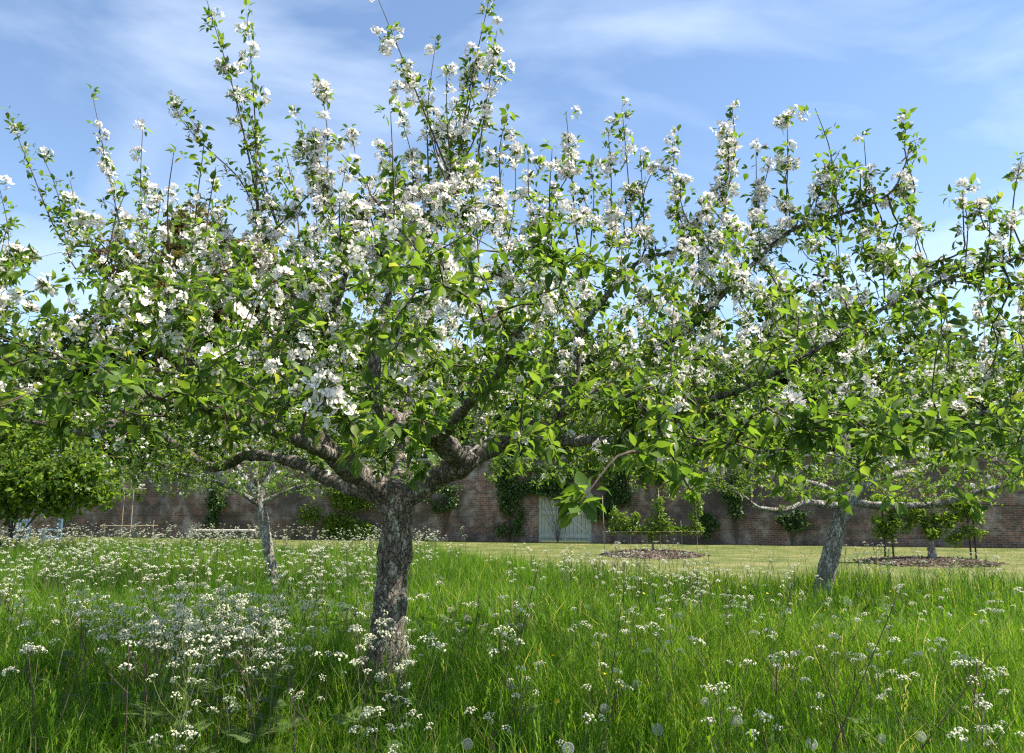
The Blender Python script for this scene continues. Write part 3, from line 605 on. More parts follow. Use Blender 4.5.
# ------------------------------------------------------------------ the two farther apple trees
def small_apple(base, label, limb_px, att, opt):
    lb = [('limb', PL(p), [q*.66 for q in r_]) for p, r_ in limb_px]; build_apple('apple_tree', base, label, lb, att, [], [], opt, M_bark2, M_twig2)
def att_dome(c, rx, ry, z0, z1, n, seed):
    r = np.random.default_rng(seed); q = r.uniform(-1, 1, (n*2, 2)); q = q[(q**2).sum(1) < 1][:n]; h = z0 + (z1*(1-0.45*(q**2).sum(1)) - z0)*r.random(len(q))
    return np.stack([c[0]+rx*q[:, 0], c[1]+ry*q[:, 1], h], 1)
D2 = 13.0; B2 = P(822, 596, D2); B2[2] = 0
opt2 = dict(hero=False, step=0.14, infl=1.8, kill=0.22, spur=0.085, k0=3, k1=6, leaf=0.066, bloom=0.20, bz0=1.8, bz1=2.0, bmin=0.06, bshoot=0, bsize=0.024, group='apple trees in the meadow')
small_apple(B2, 'lichen covered apple tree with leaning trunk and bare low limbs facing the young espaliers',
 [([(820, 606, D2), (825, 580, D2), (833, 545, D2), (842, 515, D2), (850, 496, D2), (853, 488, D2)], [.27, .225, .205, .195, .19, .12]),
  ([(846, 505, D2), (826, 505, 12.8), (805, 503, 12.6), (785, 511, 12.5), (757, 508, 12.4), (740, 495, 12.3), (720, 488, 12.2)], [.10, .085, .07, .055, .045, .035, .015]),
  ([(847, 500, D2), (825, 488, 13.2), (795, 479, 13.3), (760, 466, 13.5), (735, 460, 13.6), (700, 440, 13.8)], [.10, .09, .07, .055, .04, .015]),
  ([(852, 500, D2), (870, 505, 12.8), (905, 506, 12.6), (940, 503, 12.5), (980, 491, 12.4), (1020, 480, 12.3), (1060, 460, 12.2)], [.12, .10, .085, .075, .06, .04, .015]),
  ([(853, 495, D2), (870, 480, 13.3), (900, 474, 13.6), (935, 465, 14), (975, 445, 14.4), (1010, 420, 14.6)], [.14, .12, .10, .075, .05, .02]),
  ([(852, 492, D2), (850, 460, 13.2), (840, 420, 13.4), (820, 370, 13.6), (810, 320, 13.6)], [.12, .10, .07, .05, .02]),
  ([(855, 490, D2), (885, 450, 13.0), (915, 400, 13.1), (950, 350, 13.2)], [.10, .08, .055, .02])],
 att_dome((B2[0]+0.9, 13.0), 3.9, 3.0, 1.6, 4.6, 2300, 11), opt2)
D3 = 14.3; B3 = P(272, 590, D3); B3[2] = 0
small_apple(B3, 'small apple tree with slim pale trunk in the white cow parsley near the plank bench',
 [([(273, 598, D3), (272, 575, D3), (267, 540, D3), (262, 512, D3), (258, 498, D3), (256, 490, D3)], [.19, .155, .14, .13, .13, .08]),
  ([(260, 505, D3), (235, 490, 14.1), (205, 480, 14), (175, 475, 13.9), (145, 470, 13.8)], [.075, .06, .05, .035, .012]),
  ([(260, 502, D3), (240, 470, 14.5), (215, 440, 14.7), (190, 400, 14.9)], [.08, .065, .045, .015]),
  ([(262, 503, D3), (290, 490, 14.2), (320, 484, 14.1), (352, 492, 14.0), (375, 485, 13.9)], [.07, .055, .045, .03, .01]),
  ([(260, 498, D3), (275, 460, 14.4), (300, 420, 14.6), (320, 370, 14.7)], [.075, .06, .045, .015]),
  ([(258, 496, D3), (252, 450, 14.0), (245, 400, 13.8), (250, 350, 13.7)], [.07, .055, .04, .014])],
 att_dome((B3[0], 14.3), 3.0, 2.4, 1.65, 4.3, 2100, 12), dict(opt2, kill=.18, bmin=0.14, bloom=0.28))

# ------------------------------------------------------------------ other leafy things
def leaf_blob(centres, rads, n, size, seed, shell=0.55, zmin=None):
    """leaf positions spread through clumps of a crown"""
    r = np.random.default_rng(seed); wts = rads.prod(1) if rads.ndim == 2 else rads**3; wts = wts**0.72; wts = wts/wts.sum()
    ci = r.choice(len(centres), n, p=wts); d = nrm(r.normal(0, 1, (n, 3))); q = shell + (1-shell)*r.random(n)**0.5; q *= r.choice([1, 1, 1, 0.55], n)
    rd = rads if rads.ndim == 2 else np.repeat(rads[:, None], 3, 1)
    pos = centres[ci] + d*rd[ci]*q[:, None]*r.uniform(0.85, 1.12, (n, 1))
    if zmin is not None: pos = pos[pos[:, 2] > zmin]
    n = len(pos); dd = nrm(r.normal(0, 1, (n, 3)) + np.array([0, 0, -0.15])); nh = nrm(r.normal(0, .6, (n, 3)) + np.array([0, 0, 1.0]))
    xa, ya, za = frames(dd, nh); sc = size*r.uniform(0.6, 1.3, n); sc3 = np.stack([sc*1.25, sc, sc], 1)
    return pos, xa, ya, za, sc3, np.clip(r.normal(0.5, 0.25, n), 0, 1)
LT_FAR = (np.array([(0, 0, 0), (-0.32, 0.5, 0.05), (0.32, 0.5, 0.05), (0, 1, -0.1)], float), np.array([(0, 2, 1), (1, 2, 3)]))
def foliage(name, parent, args, mat, tm=LT_CHEAP):
    pos, xa, ya, za, sc, t = args; V, F = scatter(*tm, pos, xa, ya, za, sc)
    return link(name, make_mesh(name, V, F, mat, np.repeat(t, len(tm[0]))), parent, kind='stuff')
def bg_tree(px, pytop, D, wid, label, mat, seed, n=9000, leaf=0.34, group=None, low=0.22):
    """a full tree beyond the wall"""
    top = P(px, pytop, D); H = top[2]; base = np.array([top[0], D, 0.0]); r = np.random.default_rng(seed)
    root = empty('tree', tuple(base), label, 'tree', group); mb = MB()
    pts, rv = smooth_path([(0, 0, -0.2), (0.1, 0, H*0.2), (-0.1, 0.1, H*0.5), (0.1, 0, H*0.85)], [H*0.028, H*0.022, H*0.014, 0.04], 0.4); mb.tube(pts, rv, 9, rough=0.06)
    k = 60; cc = []; rd = []
    for i in range(k):
        z = r.uniform(low, 0.97)*H; f = (z/H-low)/(1-low); env = wid*0.5*math.sin(math.pi*min(0.98, 0.12+0.80*f))**0.7
        a = r.uniform(0, 6.283); q = env*math.sqrt(r.random()); cc.append((q*math.cos(a), q*math.sin(a), z-0.03*H)); rd.append(r.uniform(0.09, 0.17)*wid*(0.7 if f > 0.8 else 1))
        b0 = np.array([0, 0, max(0.15*H, z*0.62)]); mb.tube(smooth_path([b0, (b0+np.array(cc[-1]))/2 + [0, 0, 0.1], cc[-1]], [0]*3, 0.6)[0], np.linspace(H*0.009, 0.025, len(smooth_path([b0, (b0+np.array(cc[-1]))/2 + [0, 0, 0.1], cc[-1]], [0]*3, 0.6)[0])), 5)
    link('trunk', mb.mesh('trunk', M_twig), root); foliage('crown', root, leaf_blob(np.array(cc), np.array(rd), n, leaf, seed, 0.5), mat, LT_FAR)
    return root
bg_tree(212, 226, 48, 16, 'broad russet brown tree rising beyond the brick wall', M_copper, 1, 30000, 0.42)
GTL = ['dark green tree beyond the wall ' + q for q in ('behind the bright hazel bush', 'behind the slim pale apple trunk', 'behind the thickest apple trunk', 'behind the pale green gate',
 'behind the young caned espalier', 'behind the lichen covered leaning apple tree', 'behind the dense boxed espalier', 'farthest out past the blue chairs', 'farthest out past the dense boxed espalier')]
for i, (px, py, D, w_) in enumerate([(40, 300, 46, 12), (330, 318, 44, 12), (470, 330, 47, 13), (600, 325, 45, 12), (735, 305, 46, 13), (860, 300, 44, 12), (985, 350, 45, 12), (-90, 310, 46, 12), (1110, 320, 46, 12)]):
    bg_tree(px, py, D, w_, GTL[i], M_bgreen, 20+i, 12500, 0.48, 'green trees beyond the wall', 0.12)

# hazel-like bush beside the chairs
def bush(name, label, cat, base, cc, rd, n, leaf, mat, seed, stems=6, group=None):
    root = empty(name, tuple(base), label, cat, group); r = np.random.default_rng(seed); mb = MB(); cc = np.array(cc, float); rd = np.array(rd, float)
    for i in range(max(stems, 1)):
        c = cc[i % len(cc)]; a = np.array([r.normal(0, .08), r.normal(0, .08), -0.03]); p, _ = smooth_path([a, a*0.5 + c*np.array([.35, .35, .5]), c], [0]*3, 0.2); mb.tube(p, np.linspace(0.035, 0.008, len(p)), 6)
    link('stem', mb.mesh('stem', M_twig), root); foliage('foliage', root, leaf_blob(cc, rd, n, leaf, seed, 0.35, 0.95), mat, LT_FAR); return root
hb = P(12, 520, 22.8); hb[2] = 0
bush('hazel_bush', 'bright green leafy hazel bush overhanging the blue chairs', 'bush', hb,
     [(-1.8, 0, 2.5), (-0.6, 0.3, 2.7), (0.6, -0.2, 2.4), (1.8, 0.2, 2.35), (-1.3, 0.3, 1.7), (-0.2, 0.1, 1.75), (1.15, 0.1, 1.8), (-0.3, 0.2, 3.6), (0.9, 0.3, 3.3), (-2.0, 0, 3.4), (-2.7, 0, 1.8), (2.3, .2, 1.9)], [0.95, 1.0, 1.0, 0.9, 0.9, 0.85, 0.85, 0.95, 0.85, 0.9, 0.9, 0.6], 14000, 0.17, M_hazel, 41, 8)

# climbers trained on the wall
def climber(px, py, wpx, hpx, label, mat, seed, n, dens=1.0):
    # local wall coordinate from the picture direction
    d = FWD + (px-CX)/FPX*RT; best = None
    xx = np.linspace(-22, 24, 4000); pw = np.stack([WO[0]+xx*math.cos(WA), WO[1]+xx*math.sin(WA), np.full_like(xx, 1.2)], 1); q, _, z = proj(pw); j = np.abs(q-px).argmin()
    lx, z = xx[j], z[j]; s = z/FPX; hz = EYE + (500-py)*s; W, H = wpx*s, hpx*s; r = np.random.default_rng(seed)
    root = empty('climbing_plant', tuple(wl(lx, -0.12, 0)), label, 'climber', 'plants trained on the wall', WA); mb = MB(); cc = []; rd = []
    for i in range(14):
        zc = hz + r.uniform(-.5, .5)*H*0.85; c = (r.uniform(-.5, .5)*W*(.55+.45*math.sin(i*2.1)), -0.12, max(0.12+.25*r.random(), zc)); cc.append(c); rd.append((r.uniform(.16, .28)*W, 0.16, r.uniform(.12, .22)*H))
        mb.tube(smooth_path([(0, 0.04, -0.02), (c[0]*0.35, 0.05, c[2]*0.5), (c[0], 0.03, c[2])], [0]*3, 0.2)[0], 0.007, 5)
    link('stem', mb.mesh('stem', M_twig), root); foliage('foliage', root, leaf_blob(np.array(cc), np.array(rd), int(n*2.6), 0.10, seed, 0.2, 0.04), mat, LT_FAR)
climber(510, 498, 38, 78, 'dark green climber on the wall beside the red bricks of the gate', M_climb, 51, 1500)
climber(215, 503, 28, 50, 'narrow upright climber on the wall behind the plank bench', M_climb, 52, 1100)
climber(342, 508, 78, 62, 'broad bright green climber low on the wall behind the thickest trunk', M_hazel, 53, 2600)
climber(612, 480, 44, 90, 'tall leafy climber covering the wall beside the pale green gate', M_climb, 54, 2600)
climber(558, 478, 84, 40, 'leafy climber hanging over the top of the pale green gate', M_climb, 59, 1900)
climber(660, 470, 60, 30, 'thin climber high on the wall above the young espalier', M_climb, 60, 500)
climber(735, 502, 34, 60, 'thin dark climber on the wall between the two mulch beds', M_climb, 55, 700)
climber(706, 525, 24, 22, 'small dark round shrub against the wall behind the young espalier', M_climb, 56, 500)
climber(790, 520, 40, 24, 'sparse low climber at the wall foot behind the leaning apple trunk', M_climb, 57, 400)
climber(445, 500, 36, 30, 'sparse ivy patch on the wall beside the thickest apple trunk', M_climb, 58, 350)

# ------------------------------------------------------------------ espaliers in mulch beds
def mulch(px, py, wpx, dpx, name_lab):
    c = P(px, py, 1280/(py-500)); c[2] = 0; D = c[1]; rx = wpx*.46*D/FPX; ry = .8* (1280/(py-dpx/2-500) - 1280/(py+dpx/2-500))/2
    nr, na = 10, 40; V = [(0, 0, 0.10)]; 
    for i in range(1, nr+1):
        for j in range(na):
            f = i/nr; a = j*2*math.pi/na; e = 1 + 0.06*math.sin(a*3+1)+0.04*math.sin(a*7); V.append((rx*f*e*math.cos(a), ry*f*e*math.sin(a), 0.006 + 0.10*(1-f**3) + rng.uniform(-.015, .015)*(f < .98)))
    F = [(0, 1+j, 1+(j+1) % na, 0) for j in range(na)]; F4 = []
    for i in range(nr-1):
        for j in range(na): a, b_ = 1+i*na+j, 1+i*na+(j+1) % na; F4.append((a, b_, b_+na, a+na))
    T = np.array([(0, 1+j, 1+(j+1) % na) for j in range(na)]); Q = np.array(F4); T2 = np.concatenate([Q[:, [0, 1, 2]], Q[:, [0, 2, 3]], T])
    link('mulch_bed', make_mesh('mulch_bed', V, T2[:, ::-1] if False else T2, M_mulch), None, (c[0], c[1], 0), label=name_lab, kind='structure')
    # bark chips lying on it
    n = 2600; a = rng.uniform(0, 6.283, n); q = np.sqrt(rng.random(n)); q = q*np.where(rng.random(n) < .12, rng.uniform(1.0, 1.18, n), 1.02)
    pos = np.stack([c[0]+rx*q*np.cos(a), c[1]+ry*q*np.sin(a), 0.02+0.10*(1-np.minimum(q, 1)**3)], 1); d = nrm(rng.normal(0, 1, (n, 3))*[1, 1, .3]); xa, ya, za = frames(d, rng.normal(0, .5, (n, 3)) + [0, 0, 1])
    tv = np.array([(-.2, -.5, 0), (.2, -.5, 0), (.2, .5, 0), (-.2, .5, 0), (-.2, -.5, -.12), (.2, -.5, -.12), (.2, .5, -.12), (-.2, .5, -.12)], float); tf = np.array([(0, 1, 2, 3), (7, 6, 5, 4), (0, 4, 5, 1), (1, 5, 6, 2), (2, 6, 7, 3), (3, 7, 4, 0)])
    V, F = scatter(tv, tf, pos, xa, ya, za, rng.uniform(.05, .12, n)); link('bark_chips', make_mesh('bark_chips', V, F, M_mulch), label='loose brown bark chips on ' + name_lab, cat='bark chips', kind='stuff')
    return c
c1 = mulch(652, 553.5, 104, 8.5, 'long mulch bed under the young caned espalier')
c2 = mulch(926, 561, 138, 10, 'wide mulch bed under the dense boxed espalier')
# young espalier on bamboo canes
D = c1[1]; s = D/FPX
def X1(px): return (px-CX)*s - c1[0]
e1 = empty('espalier_tree', (c1[0], c1[1], 0.0), 'young open espalier fruit tree with upright arms tied to canes', 'tree')
ZB = EYE - 31*s; mb = MB(); mb.tube(smooth_path([(X1(651), 0, 0.02), (X1(650), 0.01, 0.35), (X1(652), 0, ZB)], [0]*3, .1)[0], [.04]*8 if False else 0.035, 8)
link('trunk', mb.mesh('trunk', M_bark2), e1); mb = MB()
mb.tube([(X1(612), 0, ZB+.03), (X1(652), 0, ZB), (X1(697), 0, ZB+.03)], 0.02, 6)
ups = [(612, 505), (634, 512), (657, 494), (694, 497)]
for px, pt in ups: mb.tube(smooth_path([(X1(px), 0, ZB), (X1(px)+.02, .02, ZB+.4), (X1(px), 0, EYE+(500-pt)*s)], [0]*3, .15)[0], 0.014, 6)
link('arm', mb.mesh('arm', M_bark2), e1)
cc = [(X1(x), 0, ZB+.05) for x in np.arange(612, 700, 6.5)]; rd = [(0.19, 0.16, 0.15)]*len(cc)
for px, pt in ups:
    zt = EYE+(500-pt)*s
    for z in np.arange(ZB+.15, zt, .16): cc.append((X1(px)+rng.normal(0, .05), 0, z)); q_ = rng.uniform(.08, .19); rd.append((q_, .12, q_))
cc += [(X1(620), 0, ZB+.35), (X1(628), 0, ZB+.25), (X1(650), 0, ZB+.25), (X1(662), 0, ZB+.25), (X1(650), 0, ZB-.1)]; rd += [(.25, .15, .25)]*5
foliage('foliage', e1, leaf_blob(np.array(cc), np.array(rd), 4200, 0.08, 61, .2, .2), M_hazel)
fr = empty('cane_frame', (c1[0], c1[1]-0.06, 0.0), 'bamboo cane frame holding up the young open espalier', 'plant support')
for px, pt in ((602, 496), (628, 520), (644, 530), (657, 490), (678, 520), (693, 492)):
    mb = MB(); mb.tube([(X1(px), 0, 0.01), (X1(px)+.01, 0, .7), (X1(px)+rng.normal(0, .02), 0, EYE+(500-pt)*s)], 0.009, 6); link('cane', mb.mesh('cane', M_cane), fr)
mb = MB(); mb.tube([(X1(600), -.03, ZB), (X1(650), -.03, ZB+.01), (X1(699), -.03, ZB+.02)], 0.013, 6); link('crossbar', mb.mesh('crossbar', M_cane), fr)
# dense boxed espalier
D = c2[1]; s = D/FPX
def X2(px): return (px-CX)*s - c2[0]
e2 = empty('espalier_tree', (c2[0], c2[1], 0.0), 'dense boxed espalier fruit tree with short pale trunk', 'tree'); mb = MB()
mb.tube(smooth_path([(X2(924), 0, 0.0), (X2(923), 0, .2), (X2(922), 0, .55), (X2(922), 0, 1.0)], [0]*4, .08)[0], np.linspace(.12, .055, len(smooth_path([(X2(924), 0, 0.0), (X2(923), 0, .2), (X2(922), 0, .55), (X2(922), 0, 1.0)], [0]*4, .08)[0])), 10)
link('trunk', mb.mesh('trunk', M_bark2), e2); mb = MB()
for z in (0.75, 1.1, 1.5): mb.tube([(X2(870), 0, z+.03), (X2(922), 0, z), (X2(970), 0, z+.03)], 0.022, 6)
link('arm', mb.mesh('arm', M_bark2), e2); cc = []; rd = []
for z in (0.75, 1.1, 1.5):
    for x in np.arange(870, 972, 6.0):
        if z < 1 and 885 < x < 955 and rng.random() < .35: continue
        cc.append((X2(x) + rng.normal(0, .07), rng.normal(0, .07), z + rng.normal(0, .10))); q_ = rng.uniform(.12, .27); rd.append((q_, .22, q_))
foliage('foliage', e2, leaf_blob(np.array(cc), np.array(rd), 6500, 0.09, 62, .3, .3), M_hazel)
pf = empty('post_frame', (c2[0], c2[1]+0.05, 0.0), 'dark thin stakes and wires carrying the dense boxed espalier', 'plant support')
for px in (878, 886, 962, 967):
    mb = MB(); mb.tube([(X2(px), 0, -.05), (X2(px), 0, .8), (X2(px), 0, 1.6)], 0.022, 6); link('stake', mb.mesh('stake', M_postdark), pf)
for z in (.62, 1.05): mb = MB(); mb.tube([(X2(876), .03, z), (X2(922), .03, z), (X2(969), .03, z)], 0.006, 4); link('wire', mb.mesh('wire', M_iron), pf)
# bamboo frame on the left of the gate
D = 27.0; s = D/FPX; q = P(130, 540, D); fr = empty('cane_frame', (q[0], D, 0), 'tall narrow bamboo cane frame before the shaded wall near the blue chairs', 'plant support')
for px, pt in ((130, 489), (121, 492), (152, 520), (104, 523)):
    mb = MB(); mb.tube([((px-130)*s, 0, 0), ((px-130)*s, 0, .8), ((px-130)*s+.01, 0, EYE+(500-pt)*s)], 0.013 if px == 130 else 0.009, 6); link('cane', mb.mesh('cane', M_cane), fr)
for x0, x1, py in ((118, 143, 489.5), (100, 157, 525)):
    mb = MB(); mb.tube([((x0-130)*s, -.035, EYE+(500-py)*s), ((x1-130)*s, -.035, EYE+(500-py)*s+.01)], 0.012, 6); link('crossbar', mb.mesh('crossbar', M_cane), fr)
# pale plank bench
q = P(223, 540, 26.0); bn = empty('plank_bench', (q[0], 26.0, 0), 'long pale plank bench standing before the shaded wall', 'bench', rz=R(4))
for k in range(3): box_obj('plank', (0, (k-1)*.135, .64), (1.95, .128, .045), M_plank, bn)
for x in (-.75, .75):
    for y in (-.14, .14): box_obj('leg', (x, y, .305), (.07, .07, .61), M_postdark, bn)
    box_obj('stretcher', (x, 0, .2), (.05, .20, .05), M_postdark, bn)
# blue garden chairs
def chair(px, D, rz, label):
    q = P(px, 540, D); c = empty('garden_chair', (q[0], D, 0), label, 'chair', 'blue chairs under the hazel', rz)
    for x in (-.25, .25):
        box_obj('leg', (x, -.24, .32), (.05, .05, .64), M_blue, c)
        o = box_obj('leg', (x, .25, .50), (.05, .05, 1.0), M_blue, c)
        box_obj('armrest', (x, -.02, .665), (.08, .62, .035), M_blue, c); box_obj('side_rail', (x, 0, .40), (.03, .44, .07), M_blue, c)
    for k in range(5): box_obj('seat_slat', (0, -.21+k*.098, .447), (.46, .085, .022), M_blue, c)
    for z in (.62, 1.02-.08): box_obj('back_rail', (0, .25, z), (.45, .03, .07), M_blue, c)
    for k in range(5): box_obj('back_slat', (-.17+k*.085, .25, .78), (.06, .018, .25), M_blue, c)
    box_obj('front_rail', (0, -.24, .40), (.45, .03, .07), M_blue, c)
chair(18, 26.4, R(25), 'pale blue slatted garden chair deep under the hazel bush')
chair(50, 26.0, R(-50), 'pale blue slatted garden chair at the outer edge of the hazel bush')

# ------------------------------------------------------------------ meadow grass
def in_meadow(x, y): return y < meadow_edge(x)
def tufts(n, y0, y1, seed, margin=1.6):
    r = np.random.default_rng(seed); out_ = []
    y = np.sqrt(r.uniform(y0**2, y1**2, n)); x = r.uniform(-1, 1, n)*(0.66*y+margin); k = in_meadow(x, y); return x[k], y[k], r
def blades(ntuft, per, y0, y1, seed, segs, wid, hgt):
    x, y, r = tufts(ntuft, y0, y1, seed); n = len(x)*per
    bx = np.repeat(x, per) + r.normal(0, .055, n); by = np.repeat(y, per) + r.normal(0, .055, n)
    patch = vnoise(bx, by, 1.3, 8); th = np.repeat(r.uniform(.7, 1.2, len(x)), per)
    h = hgt*th*r.uniform(.45, 1.15, n)*(1+.22*patch); a = r.uniform(0, 6.283, n); bend = h*np.abs(r.normal(.28, .22, n)); wd = wid*r.uniform(.6, 1.3, n)
    d = np.stack([np.cos(a), np.sin(a), np.zeros(n)], 1); wv = np.stack([-np.sin(a), np.cos(a), np.zeros(n)], 1)*wd[:, None]*.5
    tw = r.normal(0, .9, n); wv = wv*np.cos(tw)[:, None] + d*np.sin(tw)[:, None]*wd[:, None]*.5
    fs = np.linspace(0, 1, segs+1); root = np.stack([bx, by, np.zeros(n)-.005], 1); rows = []
    for f in fs[:-1]:
        c = root + d*(bend*f**2)[:, None] + np.array([0, 0, 1])*(h*(f-.18*f**3))[:, None]; q = (1-.55*f); rows += [c-wv*q, c+wv*q]
    rows.append(root + d*bend[:, None] + np.array([0, 0, 1])*(h*.82)[:, None])
    V = np.stack(rows, 1).reshape(-1, 3); k = len(rows); F = []
    for i in range(segs-1): F += [(2*i, 2*i+1, 2*i+3), (2*i, 2*i+3, 2*i+2)]
    F.append((2*segs-2, 2*segs-1, 2*segs)); F = np.array(F)
    F = (F[None] + (np.arange(n)*k)[:, None, None]).reshape(-1, 3)
    t = np.clip(.42 + .16*vnoise(bx, by, .8, 9) + np.repeat(r.normal(0, .10, len(x)), per) + r.normal(0, .13, n), 0, .88); dry = r.random(n) < .06; t[dry] = .98
    return V, F, np.repeat(t, k)
parts = [blades(10500, 14, 1.6, 8.5, 1, 3, .0078, .56), blades(15000, 12, 8.5, 27, 2, 2, .0115, .53)]
off = 0; AV = []; AF = []; AT = []
for V, F, t in parts: AV.append(V); AF.append(F+off); AT.append(t); off += len(V)
link('meadow_grass', make_mesh('meadow_grass', np.concatenate(AV), np.concatenate(AF), M_grass, np.concatenate(AT)), label='long green meadow grass under the apple trees', cat='grass', kind='stuff')
# short mown blades on the lawn
r = np.random.default_rng(77); n = 60000; x = r.uniform(-20, 24, n); y = r.uniform(13, 36, n); k = (y > meadow_edge(x)-.3) & (y < wall_y(x)-.1); x, y = x[k], y[k]; n = len(x)
d = nrm(np.stack([r.normal(0, .5, n), r.normal(0, .5, n), np.ones(n)], 1)); xa, ya, za = frames(d, r.normal(0, 1, (n, 3)))
V, F = scatter(np.array([(-.5, 0, 0), (.5, 0, 0), (0, 1, 0)], float), np.array([(0, 1, 2)]), np.stack([x, y, np.zeros(n)], 1), xa, ya, za, np.stack([np.full(n, .014), r.uniform(.025, .055, n), np.ones(n)], 1))
link('lawn_grass', make_mesh('lawn_grass', V, F, M_lawnblade, np.repeat(np.clip(.5+.3*vnoise(x, y, .9, 4)+r.normal(0, .15, n), 0, 1), 3)), label='short mown yellow green grass before the wall', cat='grass', kind='stuff')
# ferny cow parsley leaves low in the meadow
def frond_template(seed):
    r = np.random.default_rng(seed); V = []; F = []
    for i in range(9):
        y = .25+.75*i/9; l = .34*(1-.8*(i/9)) + .05
        for s_ in (-1, 1):
            for q in (0, 1):
                b0 = len(V); a = y + q*.05; V += [(s_*l*.5*q, a, -.25*y*y), (s_*l*(.55+.5*q), a+.10+.04*r.random(), -.25*y*y-.05), (s_*l*(.5+.4*q), a-.03, -.25*y*y-.02)]; F.append((b0, b0+1, b0+2))
    b0 = len(V); V += [(-.012, 0, 0), (.012, 0, 0), (0, 1, -.25)]; F.append((b0, b0+1, b0+2)); return np.array(V), np.array(F)
x, y, r = tufts(4200, 2.4, 12, 21); keep = r.random(len(x)) < np.clip(.75 - .12*x/np.maximum(y, 1)*6, .2, 1); x, y = x[keep], y[keep]; n = len(x)
d = nrm(np.stack([r.normal(0, 1, n), r.normal(0, 1, n), r.uniform(.4, 1.4, n)], 1)); xa, ya, za = frames(d, np.array([0, 0, 1.]) + r.normal(0, .2, (n, 3))); fv, ff = frond_template(3)
V, F = scatter(fv, ff, np.stack([x, y, r.uniform(.02, .20, n)], 1), xa, ya, za, r.uniform(.10, .20, n))
link('meadow_herbs', make_mesh('meadow_herbs', V, F, M_herb, np.repeat(np.clip(r.normal(.5, .25, n), 0, 1), len(fv))), label='ferny green cow parsley leaves low among the grass', cat='herbs', kind='stuff')

# broad weed leaves (dock, dandelion) and grass seed heads
x, y, r = tufts(520, 2.6, 11, 23); k = 7; n = len(x)*k; bx = np.repeat(x, k) + r.normal(0, .03, n); by = np.repeat(y, k) + r.normal(0, .03, n); a = r.uniform(0, 6.283, n)
d = nrm(np.stack([np.cos(a), np.sin(a), r.uniform(.5, 2.2, n)], 1)); xa, ya, za = frames(d, np.array([0, 0, 1.]) + r.normal(0, .15, (n, 3))); sc = r.uniform(.14, .34, n)
V, F = scatter(*LT, np.stack([bx, by, np.full(n, .02)], 1), xa, ya, za, np.stack([sc*.55, sc, sc*1.6], 1))
link('meadow_weeds', make_mesh('meadow_weeds', V, F, M_grass, np.repeat(np.clip(r.normal(.3, .15, n), 0, .8), len(LT[0])), None, True), label='broad green dock and dandelion leaves low in the grass', cat='weeds', kind='stuff')
x, y, r = tufts(1500, 2.6, 9, 24); n = len(x); tv = [(-.003, 0, 0), (.003, 0, 0), (.0, .8, 0)]; tf = [(0, 1, 2)]
for q in range(7): y0 = .74+.037*q; w_ = .018*(1-q/9); sg = (-1)**q; b0 = len(tv); tv += [(0, y0, 0), (sg*w_, y0+.05, .012*sg), (sg*w_*.4, y0+.075, -.01)]; tf.append((b0, b0+1, b0+2))
d = nrm(np.stack([r.normal(0, .22, n), r.normal(0, .22, n), np.ones(n)], 1)); xa, ya, za = frames(d, r.normal(0, 1, (n, 3))); V, F = scatter(np.array(tv), np.array(tf), np.stack([x, y, np.zeros(n)], 1), xa, ya, za, r.uniform(.45, .72, n))
link('grass_seed_heads', make_mesh('grass_seed_heads', V, F, M_grass, np.repeat(r.uniform(.45, .90, n), len(tv))), label='thin pale seed heads of the meadow grass', cat='grass', kind='stuff')

# ------------------------------------------------------------------ cow parsley
def umbel_arrays(r, nu=11, fine=True):
    """compound umbel: rays from a hub, each ending in a small domed tuft of florets; radius about 1, faces +Z"""
    V = [(0, 0, 0)]; F = []; T = [0]
    for k in range(nu):
        a = k*2.39996 + r.uniform(-.3, .3); q = math.sqrt((k+.4)/nu)*.98; c = np.array([q*math.cos(a), q*math.sin(a), .85-.55*q*q + r.uniform(-.08, .08)]); nn = 9 if fine else 2; cn = nrm(c + np.array([0, 0, .35]))
        b0 = len(V); w_ = .022; V += [(c[0]-w_, c[1], c[2]), (c[0]+w_, c[1], c[2])]; T += [0]*2; F.append((0, b0, b0+1, 1))
        for j in range(nn):
            d = nrm(r.normal(0, 1, 3)*.8 + cn*1.1); p = c + d*(.21 if fine else .17)*r.uniform(.8, 1.1); s_ = (.095 if fine else .21)*r.uniform(.8, 1.25); u = nrm(np.cross(d, [.31, .52, .79])); v = np.cross(d, u); b1 = len(V)
            for m_ in range(4): aa = m_*1.5708 + j; V.append(tuple(p + s_*(math.cos(aa)*u + math.sin(aa)*v)))
            T += [r.uniform(.45, 1)]*4; F += [(b1, b1+1, b1+2, 0), (b1, b1+2, b1+3, 0), (b0, b0+1, b1, 1)]
    F = np.array(F); return np.array(V), F[:, :3], np.array(T), F[:, 3]
UM = [umbel_arrays(np.random.default_rng(200+i), nu) for i, nu in enumerate((10, 12, 9, 13))]
UMESH = [make_mesh('umbel', v, f, [M_umbel, M_stem], t, m_, False) for v, f, t, m_ in UM]
UF = [umbel_arrays(np.random.default_rng(300+i), 8, False) for i in range(3)]
